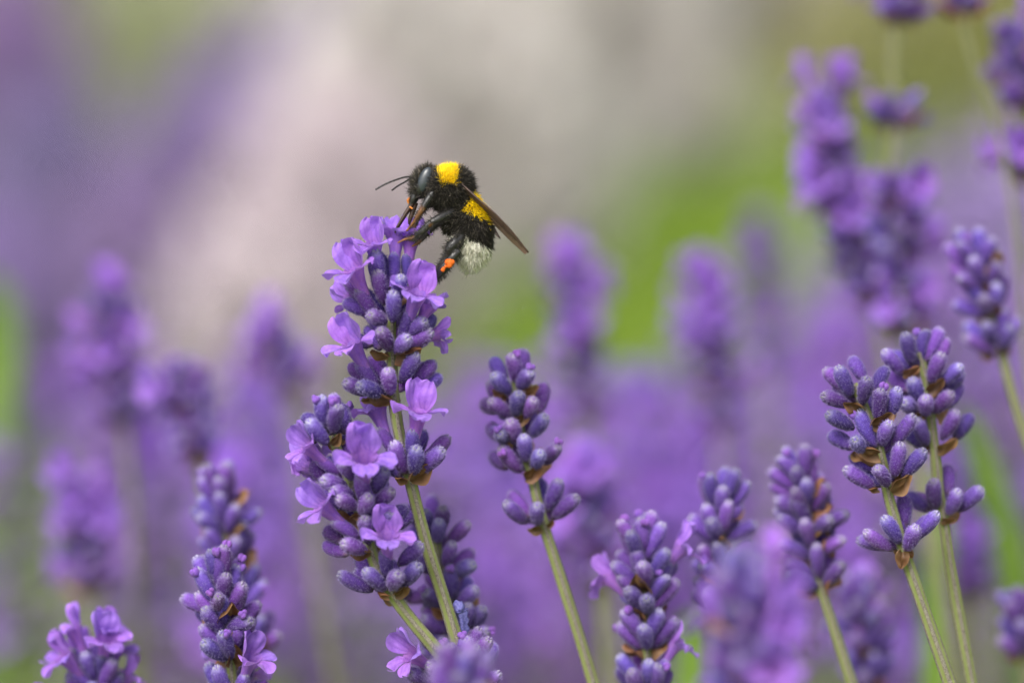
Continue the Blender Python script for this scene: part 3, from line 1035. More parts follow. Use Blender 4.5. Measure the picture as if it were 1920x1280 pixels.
# ---- the remaining stalks that can be told apart: (label, stem, depth, whorls (x, y, buds, open), spread)
def auto(label, stem, d0, whorls, seed, fuzz=0, th=(38, 66), group=None, s=1.0, rad=0.068):
    dy = {21: 35, 22: 30, 23: 5, 24: 36, 25: 27, 30: 40, 31: 55, 32: 70, 33: 20, 26: 15}.get(seed, 0)
    stem = [(x, y + dy) for x, y in stem]
    whorls = [(x, y + dy, n, nf) for x, y, n, nf in whorls]
    st = Stalk(label, stem, d0, group, fuzz=fuzz, seed=seed, rad=rad)
    for i, (x, y, n, nf) in enumerate(whorls):
        st.ring(x, y, n, th=(th[0] * 0.45, th[1] * 0.62) if i == 0 else th, nf=nf, bracts=2 if i else 1, s=s)
    return st


auto('plump lavender stalk with a half open violet floret beside the lone slim stalk',
     [(1205, 1010), (1215, 1100), (1212, 1180), (1216, 1290), (1220, 1340)], 44.4,
     [(1203, 1015, 8, 0), (1212, 1065, 9, 1), (1213, 1110, 9, 1), (1212, 1180, 9, 0), (1215, 1265, 9, 1)], 21, 300)
auto('pale budded lavender stalk half hidden by a large blurred flower head',
     [(1350, 925), (1352, 990), (1355, 1060), (1360, 1300)], 45.0,
     [(1350, 935, 7, 0), (1352, 985, 9, 0), (1354, 1060, 8, 0), (1356, 1120, 8, 0)], 22, 200)
auto('large soft flower head with mauve open florets in front of the pale budded stalk',
     [(1395, 1090), (1400, 1180), (1405, 1260), (1410, 1360)], 36.6,
     [(1395, 1125, 9, 0), (1398, 1165, 9, 1), (1400, 1215, 9, 4), (1402, 1260, 9, 3), (1405, 1310, 9, 2)], 23, s=1.0)
auto('dense dark budded lavender stalk left of the crossing pair, brown bracts between its buds',
     [(1512, 880), (1520, 930), (1528, 1000), (1538, 1060), (1560, 1130), (1612, 1290), (1625, 1340)], 45.2,
     [(1510, 885, 8, 0), (1515, 925, 9, 0), (1522, 965, 9, 0), (1528, 1005, 8, 0), (1540, 1062, 8, 0)], 24, 200)
auto('soft bluish budded lavender stalk near the tall violet cluster, shaped like a loose cone',
     [(1835, 465), (1852, 520), (1868, 590), (1885, 660), (1905, 730), (1960, 900)], 47.0,
     [(1832, 478, 7, 0), (1845, 520, 8, 0), (1855, 560, 7, 0), (1868, 632, 8, 0)], 25)
auto('big blurred violet flower spike with glowing open florets beside a bare tall stem',
     [(1560, 210), (1575, 300), (1585, 400), (1610, 500), (1650, 620), (1700, 850)], 54.5,
     [(1552, 205, 9, 3), (1560, 250, 10, 2), (1568, 295, 10, 1), (1576, 345, 10, 3), (1585, 395, 10, 4), (1594, 440, 10, 3), (1606, 490, 10, 1), (1625, 550, 9, 1)], 26)
auto('tall blurred stem carrying spaced out purple whorls, beside the big violet spike',
     [(1695, 5), (1675, 100), (1678, 225), (1668, 330), (1680, 450), (1690, 560), (1720, 800)], 52.5,
     [(1700, -10, 9, 1), (1690, 35, 10, 1), (1676, 232, 9, 0), (1672, 380, 9, 1), (1678, 430, 9, 1), (1682, 480, 9, 1), (1688, 540, 9, 1), (1695, 620, 9, 4)], 27, th=(50, 78))
auto('thin arching stem with one small purple tuft at its end',
     [(1810, 0), (1808, 45), (1830, 140), (1870, 240), (1890, 330), (1910, 480), (1930, 700)], 51.0,
     [(1812, -25, 7, 0), (1808, 20, 7, 0)], 28, s=0.9, rad=0.045)
auto('blurred deep violet flower spike cut by the picture border beside the thin arching stem',
     [(1905, 70), (1910, 150), (1925, 260), (1960, 500)], 52.5,
     [(1903, 105, 8, 1), (1908, 150, 9, 1), (1915, 200, 8, 0), (1930, 330, 8, 3)], 29)
auto('softly blurred budded lavender head right behind the sharp pointed one',
     [(415, 890), (422, 950), (430, 1020), (445, 1120), (470, 1300)], 46.2,
     [(415, 910, 8, 0), (422, 960, 9, 0), (432, 1015, 9, 0), (450, 1100, 9, 0), (475, 1185, 8, 0)], 30)
auto('pointed lavender head with pale woolly bud tips and few half open florets',
     [(412, 1040), (425, 1100), (432, 1180), (438, 1270), (440, 1350)], 43.6,
     [(412, 1052, 7, 0), (418, 1092, 8, 0), (424, 1130, 9, 0), (432, 1178, 9, 0), (437, 1270, 10, 3)], 31, 500)
auto('short lavender head crowned with several mauve open florets, beside the pointed head',
     [(185, 1190), (188, 1230), (190, 1280), (195, 1360)], 44.8,
     [(183, 1205, 7, 3), (186, 1240, 8, 3), (188, 1280, 9, 3), (192, 1330, 9, 2)], 32, 200)
auto('low blurred blue violet stalk under the crossing pair',
     [(1610, 1110), (1618, 1160), (1628, 1220), (1640, 1320)], 49.5,
     [(1610, 1125, 8, 0), (1616, 1165, 9, 1), (1625, 1205, 8, 0), (1634, 1265, 8, 0)], 33)
auto('small foreground lavender tip, pale and out of focus, below the withered blue floret',
     [(868, 1290), (872, 1330), (880, 1400)], 38.6,
     [(868, 1300, 8, 0), (872, 1335, 8, 0)], 34)
auto('blurred mauve lavender spike upright in the loose row left of the bee\'s stalk',
     [(200, 600), (212, 680), (225, 760), (245, 900), (260, 1150)], 58,
     [(200, 605, 9, 2), (207, 645, 10, 3), (215, 690, 10, 3), (225, 745, 10, 2), (232, 790, 9, 1)], 35)
auto('blurred greyish lavender spike with dark middle above the softly blurred budded head',
     [(350, 730), (360, 790), (372, 860), (400, 1000), (420, 1200)], 53,
     [(350, 740, 9, 0), (356, 775, 10, 1), (364, 815, 10, 1), (372, 855, 9, 0)], 36)
auto('blurred lone lavender tip next to the two lower whorls of the bee\'s stalk',
     [(525, 650), (535, 720), (550, 800), (580, 1000)], 60,
     [(524, 655, 8, 2), (530, 690, 9, 2), (537, 725, 9, 2)], 37)
auto('broad blurred lavender head glowing mauve above the short crowned head',
     [(150, 960), (160, 1030), (172, 1120), (190, 1300)], 56,
     [(150, 965, 10, 3), (157, 1005, 10, 4), (164, 1050, 10, 4), (172, 1100, 9, 2)], 38)
auto('blurred mauve spike in front of the green grass, nearest the bee\'s wing',
     [(1070, 540), (1080, 620), (1095, 720), (1120, 900)], 62,
     [(1070, 545, 8, 3), (1076, 580, 9, 3), (1083, 620, 9, 2), (1090, 665, 9, 2), (1096, 715, 9, 1), (1104, 775, 8, 1)], 39)
auto('blurred bright mauve spike in front of the green grass, middle one of three',
     [(1330, 560), (1335, 640), (1345, 760), (1360, 950)], 61,
     [(1330, 565, 8, 4), (1333, 600, 9, 3), (1337, 640, 9, 2), (1341, 680, 9, 2), (1346, 730, 9, 1), (1352, 800, 8, 1)], 40)
auto('dull blurred violet spike in front of the green grass beside the big violet cluster',
     [(1425, 440), (1428, 510), (1435, 620), (1450, 850)], 74,
     [(1425, 445, 8, 0), (1427, 480, 9, 1), (1429, 515, 9, 1), (1432, 560, 8, 0), (1436, 610, 8, 1), (1441, 680, 8, 0)], 41)
auto('blurred bright mauve floret cluster between the lone slim stalk and the plump stalk',
     [(1110, 940), (1115, 1010), (1125, 1100), (1140, 1300)], 54,
     [(1110, 950, 9, 5), (1114, 990, 9, 5), (1120, 1040, 9, 3), (1124, 1090, 9, 1)], 42)
auto('blurred purple spike low behind the crossing pair\'s bare stems',
     [(1810, 1040), (1815, 1110), (1825, 1300)], 60,
     [(1810, 1045, 8, 1), (1812, 1080, 9, 2), (1815, 1115, 9, 2)], 43)
auto('blurred violet head at the picture border below the loose blue cone',
     [(1915, 1170), (1920, 1230), (1930, 1330)], 48.5,
     [(1916, 1180, 8, 0), (1920, 1225, 8, 0)], 44)


# ------------------------------------------------------------------ the many blurred stalks further back in the bush
OPEN = (0.0, 0.0, 0.10, 0.15, 0.30, 0.38)


def proto(seed):
    """a stalk from the tip (origin) downwards: stem, one joined piece for each whorl"""
    r = random.Random(seed)
    root = ob('lavender_stalk', None)
    L = 30.0
    lean = (r.uniform(-1.5, 1.5), r.uniform(-1, 1))
    line = catmull([(0, 0, -0.3), (lean[0] * 0.1, lean[1] * 0.1, -4), (lean[0] * 0.5, lean[1] * 0.5, -12), (lean[0], lean[1], -L)], 14)
    mb = MB()
    tube(mb, line, np.linspace(0.05, 0.085, 14), 6, square=0.2)
    parts = [ob('stem', mb.mesh('stem', [STEM]), root)]
    z = -0.15
    nw = r.choice((4, 5, 5, 6))
    openness = OPEN[seed % 6]
    for wi in range(nw):
        mb = MB()
        n = r.randint(8, 11)
        p0 = r.uniform(0, 6)
        for i in range(n):
            phi = p0 + 2 * math.pi * i / n + r.uniform(-0.2, 0.2)
            th = math.radians(r.uniform(12, 45) if wi == 0 else r.uniform(28, 68))
            rd = Vector((math.cos(phi), math.sin(phi), 0))
            d = rd * math.sin(th) + Vector((0, 0, math.cos(th)))
            b = rd * 0.05 + Vector((lean[0] * 0.1 * -z / 4, lean[1] * 0.1 * -z / 4, z + 0.1 * (i % 2)))
            if r.random() < openness:
                tb, ps = r.choice(FLOR_MB)
                M = xform(b, basis(d, Vector((0, 0, 1)) - rd * 0.6), r.uniform(0.85, 1.0))
                for q in [tb] + ps:
                    k0 = len(mb.m)
                    mb.add_m(q, M)
                    mb.m[k0:] = [1] * (len(mb.m) - k0)
                mb.add_m(r.choice(LOW_BUD), M)
            else:
                mb.add_m(r.choice(LOW_BUD), xform(b, basis(d, (0.3, 0.2, 0.5)), r.uniform(0.9, 1.1)))
        parts.append(ob('whorl', mb.mesh('whorl', [BUD, PETAL] if seed % 6 in (4, 5) else [DUSTY, DUSTY_PETAL]), root))
        z -= r.uniform(0.62, 0.95) if wi < nw - 2 else r.uniform(0.7, 1.9)
    return root, parts


PROTO = [proto(60 + i) for i in range(6)]
LOOK = ('closed dusty', 'closed dusty', 'sparsely flowering', 'sparsely flowering', 'freely flowering', 'freely flowering')
ZONE = ((250, 'the short crowned head'), (520, 'the pointed head'), (900, "the bee's stalk"), (1130, 'the lone slim stalk'),
        (1300, 'the plump stalk'), (1470, 'the large soft flower head'), (1590, 'the dense dark stalk'), (9999, 'the crossing pair'))


def back_label(pi, px, d):
    z = next(n_ for lim, n_ in ZONE if px < lim)
    return f'{LOOK[pi]} lavender stalk, {"softly blurred in the nearer rows" if d < 100 else "melting away in the farther rows"} behind {z}'


used = set()


def copy_stalk(pi, loc, rz, tx, ty, s, label):
    root, parts = PROTO[pi]
    if pi not in used:
        used.add(pi)
        nr = root
    else:
        nr = root.copy()
        COL.objects.link(nr)
        for q in parts:
            c = q.copy()
            COL.objects.link(c)
            c.parent = nr
    nr.location = loc
    nr.rotation_euler = (tx, ty, rz)
    nr.scale = (s, s, s)
    tag(nr, label, 'lavender', 'blurred stalks of the bush behind')
    return nr


def envelope(px):
    xs = [-300, 0, 150, 450, 560, 700, 850, 1000, 1080, 1200, 1330, 1450, 1560, 1700, 1850, 2200]
    ys = [760, 720, 640, 700, 700, 760, 720, 720, 660, 700, 620, 640, 640, 620, 560, 500]
    return np.interp(px, xs, ys)


cnt = 0
tufts = []
for i in range(64):
    tufts.append((rng.uniform(-140, 2060), 66 + 82 * rng.random(), rng.random(), rng.randrange(6)))
while cnt < 264:
    tx_, td_, th_, tk_ = rng.choice(tufts)
    px = tx_ + rng.gauss(0, 34)
    d = max(63, td_ + rng.gauss(0, 4))
    py = envelope(px) + 20 + th_ * 430 + abs(rng.gauss(0, 1)) * 110
    if cnt % 5 < 3:                                   # stalks between the tufts
        px, d = rng.uniform(-120, 2040), 72 + 75 * rng.random()
        py = envelope(px) - 10 + abs(rng.gauss(0, 1)) * 240
    if py > 1330 or (px < 110 and rng.random() < 0.7):
        continue
    if d < 76 and py < 760 and rng.random() < 0.6:
        continue
    loc = pxw(px, py, 0, d)
    pi = tk_ if rng.random() < 0.6 else rng.randrange(6)
    copy_stalk(pi, loc, rng.uniform(0, 6.28), rng.gauss(0, 0.12), rng.gauss(-0.05, 0.13), rng.uniform(0.95, 1.25), back_label(pi, px, d))
    cnt += 1

# ------------------------------------------------------------------ a few fresh green blades among the stalks
GREEN = mat_simple('blade_green', (0.12, 0.22, 0.025), (0.19, 0.30, 0.05), 0.8, 0.5, 0.3)


def blade(label, pts, d0, wid):
    mb = MB()
    P = catmull([np.array(pxw(x, y, 0, d0)) for x, y in pts], 22)
    n = len(P)
    T = np.gradient(P, axis=0)
    T /= np.linalg.norm(T, axis=1)[:, None]
    S = np.cross(T, np.array(FV) + np.array((0.5, 0, 0.1)))
    S /= np.linalg.norm(S, axis=1)[:, None]
    Nn = np.cross(S, T)
    V, F = [], []
    for i in range(n):
        wv = wid * (math.sin(math.pi * (0.03 + 0.75 * (i / (n - 1)) ** 0.6)) + 0.05)
        V += [P[i] - S[i] * wv, P[i] + Nn[i] * wv * 0.35, P[i] + S[i] * wv, P[i] + Nn[i] * (wv * 0.35 - 0.03)]
    for i in range(n - 1):
        a, b = i * 4, i * 4 + 4
        for k in range(4):
            k2 = (k + 1) % 4
            F.append((a + k, a + k2, b + k2, b + k))
    base = P[-1].copy()
    mb.add(np.array(V) - base, F)
    o = ob('grass_blade', mb.mesh('grass_blade', [GREEN]))
    o.location = base
    tag(o, label, 'grass', 'green blades among the stalks')


blade('broad green blade at the picture border beside the loose row of mauve spikes', [(-30, 520), (-8, 620), (-25, 800), (-50, 1100), (-60, 1700)], 82, 0.7)
blade('low green blade beside the short crowned lavender head', [(25, 960), (40, 1080), (30, 1250), (20, 1800)], 82, 0.40)
blade('slim green blade rising between the bare stems of the crossing pair', [(1752, 880), (1760, 1000), (1752, 1150), (1750, 1800)], 58, 0.28)
blade('long pale green blade bending behind the taller one of the crossing pair', [(1800, 760), (1850, 900), (1895, 1050), (1930, 1300), (1960, 1800)], 62, 0.32)
blade('green blade showing beside the plump lavender stalk', [(1300, 1150), (1295, 1230), (1290, 1330), (1290, 1800)], 62, 0.34)

# ------------------------------------------------------------------ the bumblebee
BD = 43.0
bee_base = pxw(798, 556, 10, BD)
bee = ob('bumblebee', None)
bee.location = bee_base
tag(bee, 'fuzzy black and yellow bumblebee with white tail feeding on the tallest florets', 'bumblebee')


def bw(p):
    return np.array(pxw(p[0], p[1], p[2], BD) - bee_base)


def ellipsoid(mb, c, r, axis=(0, 1), nu=28, nv=18, col=(0, 0, 0, 1), mat=0):
    """c, r in photo pixels (x, y, z); axis = screen direction of the first radius"""
    ax = np.array([axis[0], axis[1]], float)
    ax /= np.linalg.norm(ax)
    V, F = [], []
    for i in range(nv + 1):
        th = math.pi * i / nv
        for k in range(nu):
            a = 2 * math.pi * k / nu
            l = (r[0] * math.cos(th), r[1] * math.sin(th) * math.cos(a), r[2] * math.sin(th) * math.sin(a))
            V.append(bw((c[0] + ax[0] * l[0] - ax[1] * l[1], c[1] + ax[1] * l[0] + ax[0] * l[1], c[2] + l[2])))
    for i in range(nv):
        for k in range(nu):
            F.append((i * nu + k, i * nu + (k + 1) % nu, (i + 1) * nu + (k + 1) % nu, (i + 1) * nu + k))
    mb.add(V, F, [col] * len(V), mat)


def limb(mb, pts, rad, seg=12, col=(0, 0, 0, 1), n=None):
    n = n or 6 * len(pts)
    P = catmull([bw(p) for p in pts], n)
    R = np.interp(np.linspace(0, 1, n), np.linspace(0, 1, len(rad)), rad) * KPX
    tube(mb, P, R, seg, col)


LEGS = {  # near and far legs: joints (x, y, z in photo pixels) and radii
    'front': ([(822, 372, 16), (812, 364, 26), (794, 391, 30), (781, 412, 26), (770, 426, 22), (762, 434, 20)], [7, 7.5, 6, 4.5, 2.6, 1.6]),
    'front_far': ([(818, 374, -10), (800, 384, -22), (786, 402, -24), (777, 424, -18), (768, 444, -12)], [7, 6.5, 5, 3.0, 1.5]),
    'middle': ([(858, 386, 12), (846, 398, 24), (826, 410, 36), (808, 420, 40), (792, 436, 36), (778, 447, 30), (762, 449, 26), (746, 456, 22)], [8, 8, 8, 6.5, 7.5, 5.5, 2.6, 1.7]),
    'middle_far': ([(852, 392, -12), (828, 412, -26), (808, 428, -26), (786, 452, -16), (772, 462, -8)], [8, 7, 6, 4, 1.6]),
    'hind': ([(876, 424, 10), (868, 444, 24), (852, 458, 36), (842, 472, 38), (860, 472, 38)], [9, 11, 11, 8, 6]),
    'hind_shin': ([(863, 470, 38), (850, 482, 38), (834, 502, 34), (820, 517, 28), (807, 529, 22)], [5, 9, 10.5, 9, 6]),
    'hind_foot': ([(808, 527, 22), (800, 538, 20), (798, 550, 18), (796, 562, 16)], [3.4, 2.6, 2.2, 1.5]),
    'hind_far': ([(876, 432, -10), (852, 462, -26), (834, 488, -28), (818, 512, -18), (806, 534, -6)], [9, 9, 9, 7, 2]),
}
core = MB()
THX = ((842, 352, 0), (36, 37, 35))
ABD = [(872, 386, 27), (880, 408, 32), (886, 432, 33.5), (888, 454, 30), (886, 474, 22), (883, 488, 12)]
ellipsoid(core, *THX, axis=(0.6, 0.8))
for x, y, r_ in ABD:
    ellipsoid(core, (x, y, 0), (r_, r_, r_ * 1.02), nu=24, nv=16)
ellipsoid(core, (793, 345, 0), (31, 18, 24), axis=(-0.42, 0.91))
ellipsoid(core, (777, 370, 0), (17, 9, 13), axis=(-0.42, 0.91))      # face down to the mouthparts
ellipsoid(core, (770, 381, 5), (8, 4, 4), axis=(-0.3, 0.95), nu=12, nv=8)
ellipsoid(core, (770, 381, -5), (8, 4, 4), axis=(-0.3, 0.95), nu=12, nv=8)
ellipsoid(core, (815, 350, 0), (14, 14, 14), nu=14, nv=10)           # neck
for pts, rad in LEGS.values():
    limb(core, pts, rad)
raw = ob('body', core.mesh('body_raw', []), bee)
md = raw.modifiers.new('remesh', 'REMESH')
md.mode = 'VOXEL'
md.voxel_size = 1.15 * KPX
dg = bpy.context.evaluated_depsgraph_get()
dg.update()
body_me = bpy.data.meshes.new_from_object(raw.evaluated_get(dg))
raw.modifiers.clear()
raw.data = body_me
body_me.name = 'body'
nvb = len(body_me.vertices)
co = np.empty(nvb * 3)
body_me.vertices.foreach_get('co', co)
co = co.reshape(-1, 3)
brown = np.zeros(nvb)


def near_seg(pts3, P):
    d = np.full(len(P), 1e9)
    for a, b in zip(pts3[:-1], pts3[1:]):
        ab = b - a
        t = np.clip(((P - a) @ ab) / ab.dot(ab), 0, 1)
        d = np.minimum(d, np.linalg.norm(P - a - t[:, None] * ab, axis=1))
    return d


for seg, rr in (([(792, 394, 30), (781, 412, 26), (762, 434, 20)], 7), ([(778, 445, 30), (762, 449, 26), (746, 456, 22)], 5), ([(806, 530, 22), (798, 550, 18), (796, 562, 16)], 6),
                ([(777, 424, -18), (768, 444, -12)], 5), ([(786, 452, -16), (772, 462, -8)], 5), ([(766, 370, 0), (764, 382, 4)], 5), ([(810, 421, 42), (808, 424, 44)], 4)):
    dd = near_seg([bw(p) for p in seg], co) / KPX
    brown = np.maximum(brown, np.clip(1.4 - dd / rr, 0, 1))
ca = body_me.color_attributes.new('col', 'FLOAT_COLOR', 'POINT')
cc = np.zeros((nvb, 4), np.float32)
cc[:, 0] = brown
cc[:, 3] = 1
ca.data.foreach_set('color', cc.ravel())
body_me.polygons.foreach_set('use_smooth', np.full(len(body_me.polygons), True))
m, t, p = new_mat('bee_cuticle')
r, g, b = attr_rgb(t)[:3]
t.links.new(mixc(t, r, (0.014, 0.013, 0.013), mixc(t, noise(t, 30, 3), (0.26, 0.10, 0.02), (0.07, 0.028, 0.012))), p.inputs['Base Color'])
p.inputs['Roughness'].default_value = 0.38
bp = N(t, 'ShaderNodeBump')
bp.inputs['Strength'].default_value = 0.3
bp.inputs['Distance'].default_value = 0.005
t.links.new(noise(t, 90, 3), bp.inputs['Height'])
t.links.new(bp.outputs[0], p.inputs['Normal'])
body_me.materials.clear()
body_me.materials.append(m)

# eyes: long shiny ovals on the sides of the head
m, t, p = new_mat('bee_eye')
vor = N(t, 'ShaderNodeTexVoronoi')
vor.inputs['Scale'].default_value = 260
tc = N(t, 'ShaderNodeTexCoord')
t.links.new(tc.outputs['Object'], vor.inputs['Vector'])
t.links.new(mixc(t, vor.outputs['Distance'], (0.035, 0.045, 0.055), (0.012, 0.014, 0.018)), p.inputs['Base Color'])
p.inputs['Roughness'].default_value = 0.34
p.inputs['Coat Weight'].default_value = 0.1
for s_ in (1, -1):
    mb = MB()
    ellipsoid(mb, (797, 338, 17 * s_), (25, 12.5, 8.5), axis=(-0.36, 0.93))
    ob('eye', mb.mesh('eye', [m]), bee)

BLACK = mat_simple('bee_black_gloss', (0.012, 0.011, 0.011), (0.03, 0.026, 0.024), 30, 0.35)
for s_, pts in ((1, [(776, 345, 10), (773, 334, 12), (760, 333, 15), (741, 339, 20), (722, 347, 24), (705, 357, 27)]),
                (-1, [(776, 345, -8), (772, 334, -10), (758, 341, -16), (745, 348, -20), (734, 356, -24)])):
    mb = MB()
    P = catmull([bw(q) for q in pts], 40)
    R = KPX * (1.7 + 0.28 * np.cos(np.arange(40) * 2.1)) * np.interp(np.arange(40), [0, 8, 12, 39], [1.15, 1.0, 1.0, 1.05])
    tube(mb, P, R, 8)
    ob('antenna', mb.mesh('antenna', [BLACK]), bee)

TONGUE = mat_simple('bee_tongue', (0.014, 0.010, 0.008), (0.05, 0.022, 0.012), 20, 0.35)
mb = MB()
limb(mb, [(774, 381, 3), (765, 394, 5), (753, 413, 7), (744, 428, 8), (741, 437, 8)], [5, 4.2, 3.2, 2.2, 1.5])
limb(mb, [(779, 380, -2), (774, 396, -1), (769, 411, 0), (767, 421, 0)], [5.5, 5, 4, 2])
limb(mb, [(775, 382, -4), (764, 398, -2), (752, 418, 2), (746, 430, 5)], [4, 3, 2.2, 1.3])
ob('proboscis', mb.mesh('proboscis', [TONGUE]), bee)
mb = MB()
ORANGE = mat_simple('orange_mouthpart', (0.36, 0.10, 0.015), (0.50, 0.19, 0.03), 30, 0.5)
limb(mb, [(768, 371, 7), (765, 376, 8), (766, 382, 8)], [2.0, 2.5, 1.3])
limb(mb, [(768, 388, 8), (774, 392, 9)], [1.8, 1.8])
ob('mandible', mb.mesh('mandible', [ORANGE]), bee)

# pollen in the leg basket: a lumpy orange pellet
POLLEN = mat_simple('orange_pollen', (0.42, 0.065, 0.004), (0.60, 0.13, 0.008), 60, 0.7)
mb = MB()
for q in ((844, 494, 46, 8), (840, 492, 47, 6), (848, 493, 46, 6), (844, 498, 47, 6), (837, 500, 45, 3.5), (831, 507, 42, 4.2), (833, 504, 43, 3.5)):
    ellipsoid(mb, q[:3], (q[3], q[3] * 0.9, q[3] * 0.8), axis=(rng.uniform(-1, 1), 1), nu=10, nv=8)
ob('pollen_pellet', mb.mesh('pollen_pellet', [POLLEN]), bee)

# wings: brown smoky membrane with raised veins
m, t, p = new_mat('wing_membrane')
base = mixc(t, noise(t, 8, 3), (0.075, 0.042, 0.03), (0.14, 0.085, 0.06))
t.links.new(base, p.inputs['Base Color'])
p.inputs['Roughness'].default_value = 0.3
tp = N(t, 'ShaderNodeBsdfTransparent')
tp.inputs[0].default_value = (0.55, 0.42, 0.33, 1)
mx = N(t, 'ShaderNodeMixShader')
mx.inputs[0].default_value = 0.3
t.links.new(p.outputs[0], mx.inputs[1])
t.links.new(tp.outputs[0], mx.inputs[2])
t.links.new(mx.outputs[0], t.nodes['Material Output'].inputs['Surface'])
WING = m
VEIN = mat_simple('wing_vein', (0.025, 0.013, 0.01), (0.06, 0.03, 0.02), 20, 0.35)


def wing(lead, trail):
    n, nv = 30, 10
    L = catmull([bw(q) for q in lead], n)
    T = catmull([bw(q) for q in trail], n)
    mb = MB()
    V, F = [], []
    for i in range(n):
        for j in range(nv):
            v = j / (nv - 1)
            V.append(L[i] * (1 - v) + T[i] * v + np.array((0, 0, 1)) * 0.012 * math.sin(v * 9 + i * 0.12) * math.sin(math.pi * v))
    for i in range(n - 1):
        for j in range(nv - 1):
            F.append((i * nv + j, i * nv + j + 1, (i + 1) * nv + j + 1, (i + 1) * nv + j))
    mb.add(V, F)
    wg = ob('wing', mb.mesh('wing', [WING]), bee)
    V = np.array(V).reshape(n, nv, 3)
    vb = MB()
    tube(vb, V[:, 0], np.linspace(2.6, 1.3, n) * KPX, 6)
    for j, i1 in ((2, 28), (3, 26), (5, 24), (7, 21)):
        tube(vb, V[1:i1, j], np.linspace(1.2, 0.7, i1 - 1) * KPX, 5)
    for i in (10, 15, 20, 24):
        tube(vb, V[i, 0:7], np.full(7, 0.75 * KPX), 5)
    ob('vein', vb.mesh('vein', [VEIN]), wg)


wing([(861, 341, 30), (872, 352, 36), (898, 376, 44), (931, 405, 50), (962, 438, 52), (991, 475, 50)],
     [(862, 348, 28), (873, 366, 22), (898, 392, 8), (925, 420, 2), (950, 446, 16), (984, 478, 46)])
wing([(862, 344, -30), (876, 360, -38), (898, 384, -46), (918, 412, -52), (938, 446, -54)],
     [(862, 348, -28), (872, 368, -22), (888, 396, -10), (908, 422, -14), (934, 444, -46)])

# ---- fur: each band is a part of the bee
def fur(name, roots, normals, lengths, tail, col, label=None, rad=0.62, comb=0.5, mess=0.5):
    n = len(roots)
    R = np.array([bw(q) for q in roots])
    P2 = np.array([bw(q) for q in roots + normals * 1.0]) - R
    Tt = np.array([bw(q) for q in roots + tail]) - R
    P2 /= np.linalg.norm(P2, axis=1)[:, None]
    Tt /= np.linalg.norm(Tt, axis=1)[:, None] + 1e-9
    D = P2 + Tt * comb + nrng.normal(size=(n, 3)) * mess * 0.6
    c = np.array(col) * nrng.uniform(0.6, 1.35, (n, 1))
    if col[0] < 0.1:  # glints on the black fur, painted as scattered paler hairs
        c = np.where(nrng.random((n, 1)) < 0.16, np.array([[0.13, 0.11, 0.085]]) * nrng.uniform(0.5, 1.2, (n, 1)), c)
    cols = np.concatenate([np.clip(c, 0, 0.9), np.ones((n, 1))], 1)
    mb = MB()
    hairs(mb, R, D, lengths * KPX * nrng.choice([0.7, 0.9, 1.1, 1.45], n, p=[0.3, 0.35, 0.25, 0.1]) * nrng.uniform(0.85, 1.15, n), rad * KPX, cols, 0, nrng.normal(size=(n, 3)) * 0.12)
    o = ob(name, mb.mesh(name, [FUR]), bee)
    tag(o, label, kind='stuff')


def sph(n):
    u = nrng.normal(size=(n, 3))
    return u / np.linalg.norm(u, axis=1)[:, None]


BLK = (0.017, 0.014, 0.012)
YEL = (0.82, 0.53, 0.001)
# thorax
n = 17000
u = sph(n)
c0, rr = np.array(THX[0], float), np.array(THX[1], float)
ax2 = np.array([0.6, 0.8])
loc = u * rr
roots = np.stack([c0[0] + ax2[0] * loc[:, 0] - ax2[1] * loc[:, 1], c0[1] + ax2[1] * loc[:, 0] + ax2[0] * loc[:, 1], loc[:, 2]], 1)
nr = np.stack([ax2[0] * u[:, 0] - ax2[1] * u[:, 1], ax2[1] * u[:, 0] + ax2[0] * u[:, 1], u[:, 2]], 1)
jit = nrng.normal(size=n) * 2.4
x, y = roots[:, 0] + jit, roots[:, 1] + nrng.normal(size=n) * 2.8
front = 820 + (y - 312) * 0.28
rear = 858 - (y - 322) * 0.22
yel = (x > front) & (x < rear) & (y < 347)
tail_t = np.tile([[0.5, 0.6, 0.0]], (n, 1))
fur('black_thorax_fur', roots[~yel], nr[~yel], np.full((~yel).sum(), 14.5), tail_t[~yel], BLK, 'black fur of the thorax', comb=0.35)
fur('yellow_collar_fur', roots[yel], nr[yel], np.full(yel.sum(), 9.5), tail_t[yel], YEL, 'bright yellow fur collar', rad=0.6, comb=0.25, mess=0.25)
ncol = 2600                                                      # the collar is the densest
u = sph(ncol * 6)
loc = u * rr
roots = np.stack([c0[0] + ax2[0] * loc[:, 0] - ax2[1] * loc[:, 1], c0[1] + ax2[1] * loc[:, 0] + ax2[0] * loc[:, 1], loc[:, 2]], 1)
nr = np.stack([ax2[0] * u[:, 0] - ax2[1] * u[:, 1], ax2[1] * u[:, 0] + ax2[0] * u[:, 1], u[:, 2]], 1)
x, y = roots[:, 0] + nrng.normal(size=len(u)) * 0.8, roots[:, 1]
sel = (x > 821 + (y - 312) * 0.28) & (x < 857 - (y - 322) * 0.22) & (y < 345)
fur('yellow_collar_fur', roots[sel], nr[sel], np.full(sel.sum(), 8.0), np.tile([[0.5, 0.6, 0.0]], (sel.sum(), 1)), YEL, 'bright yellow fur collar', rad=0.7, comb=0.2, mess=0.2)
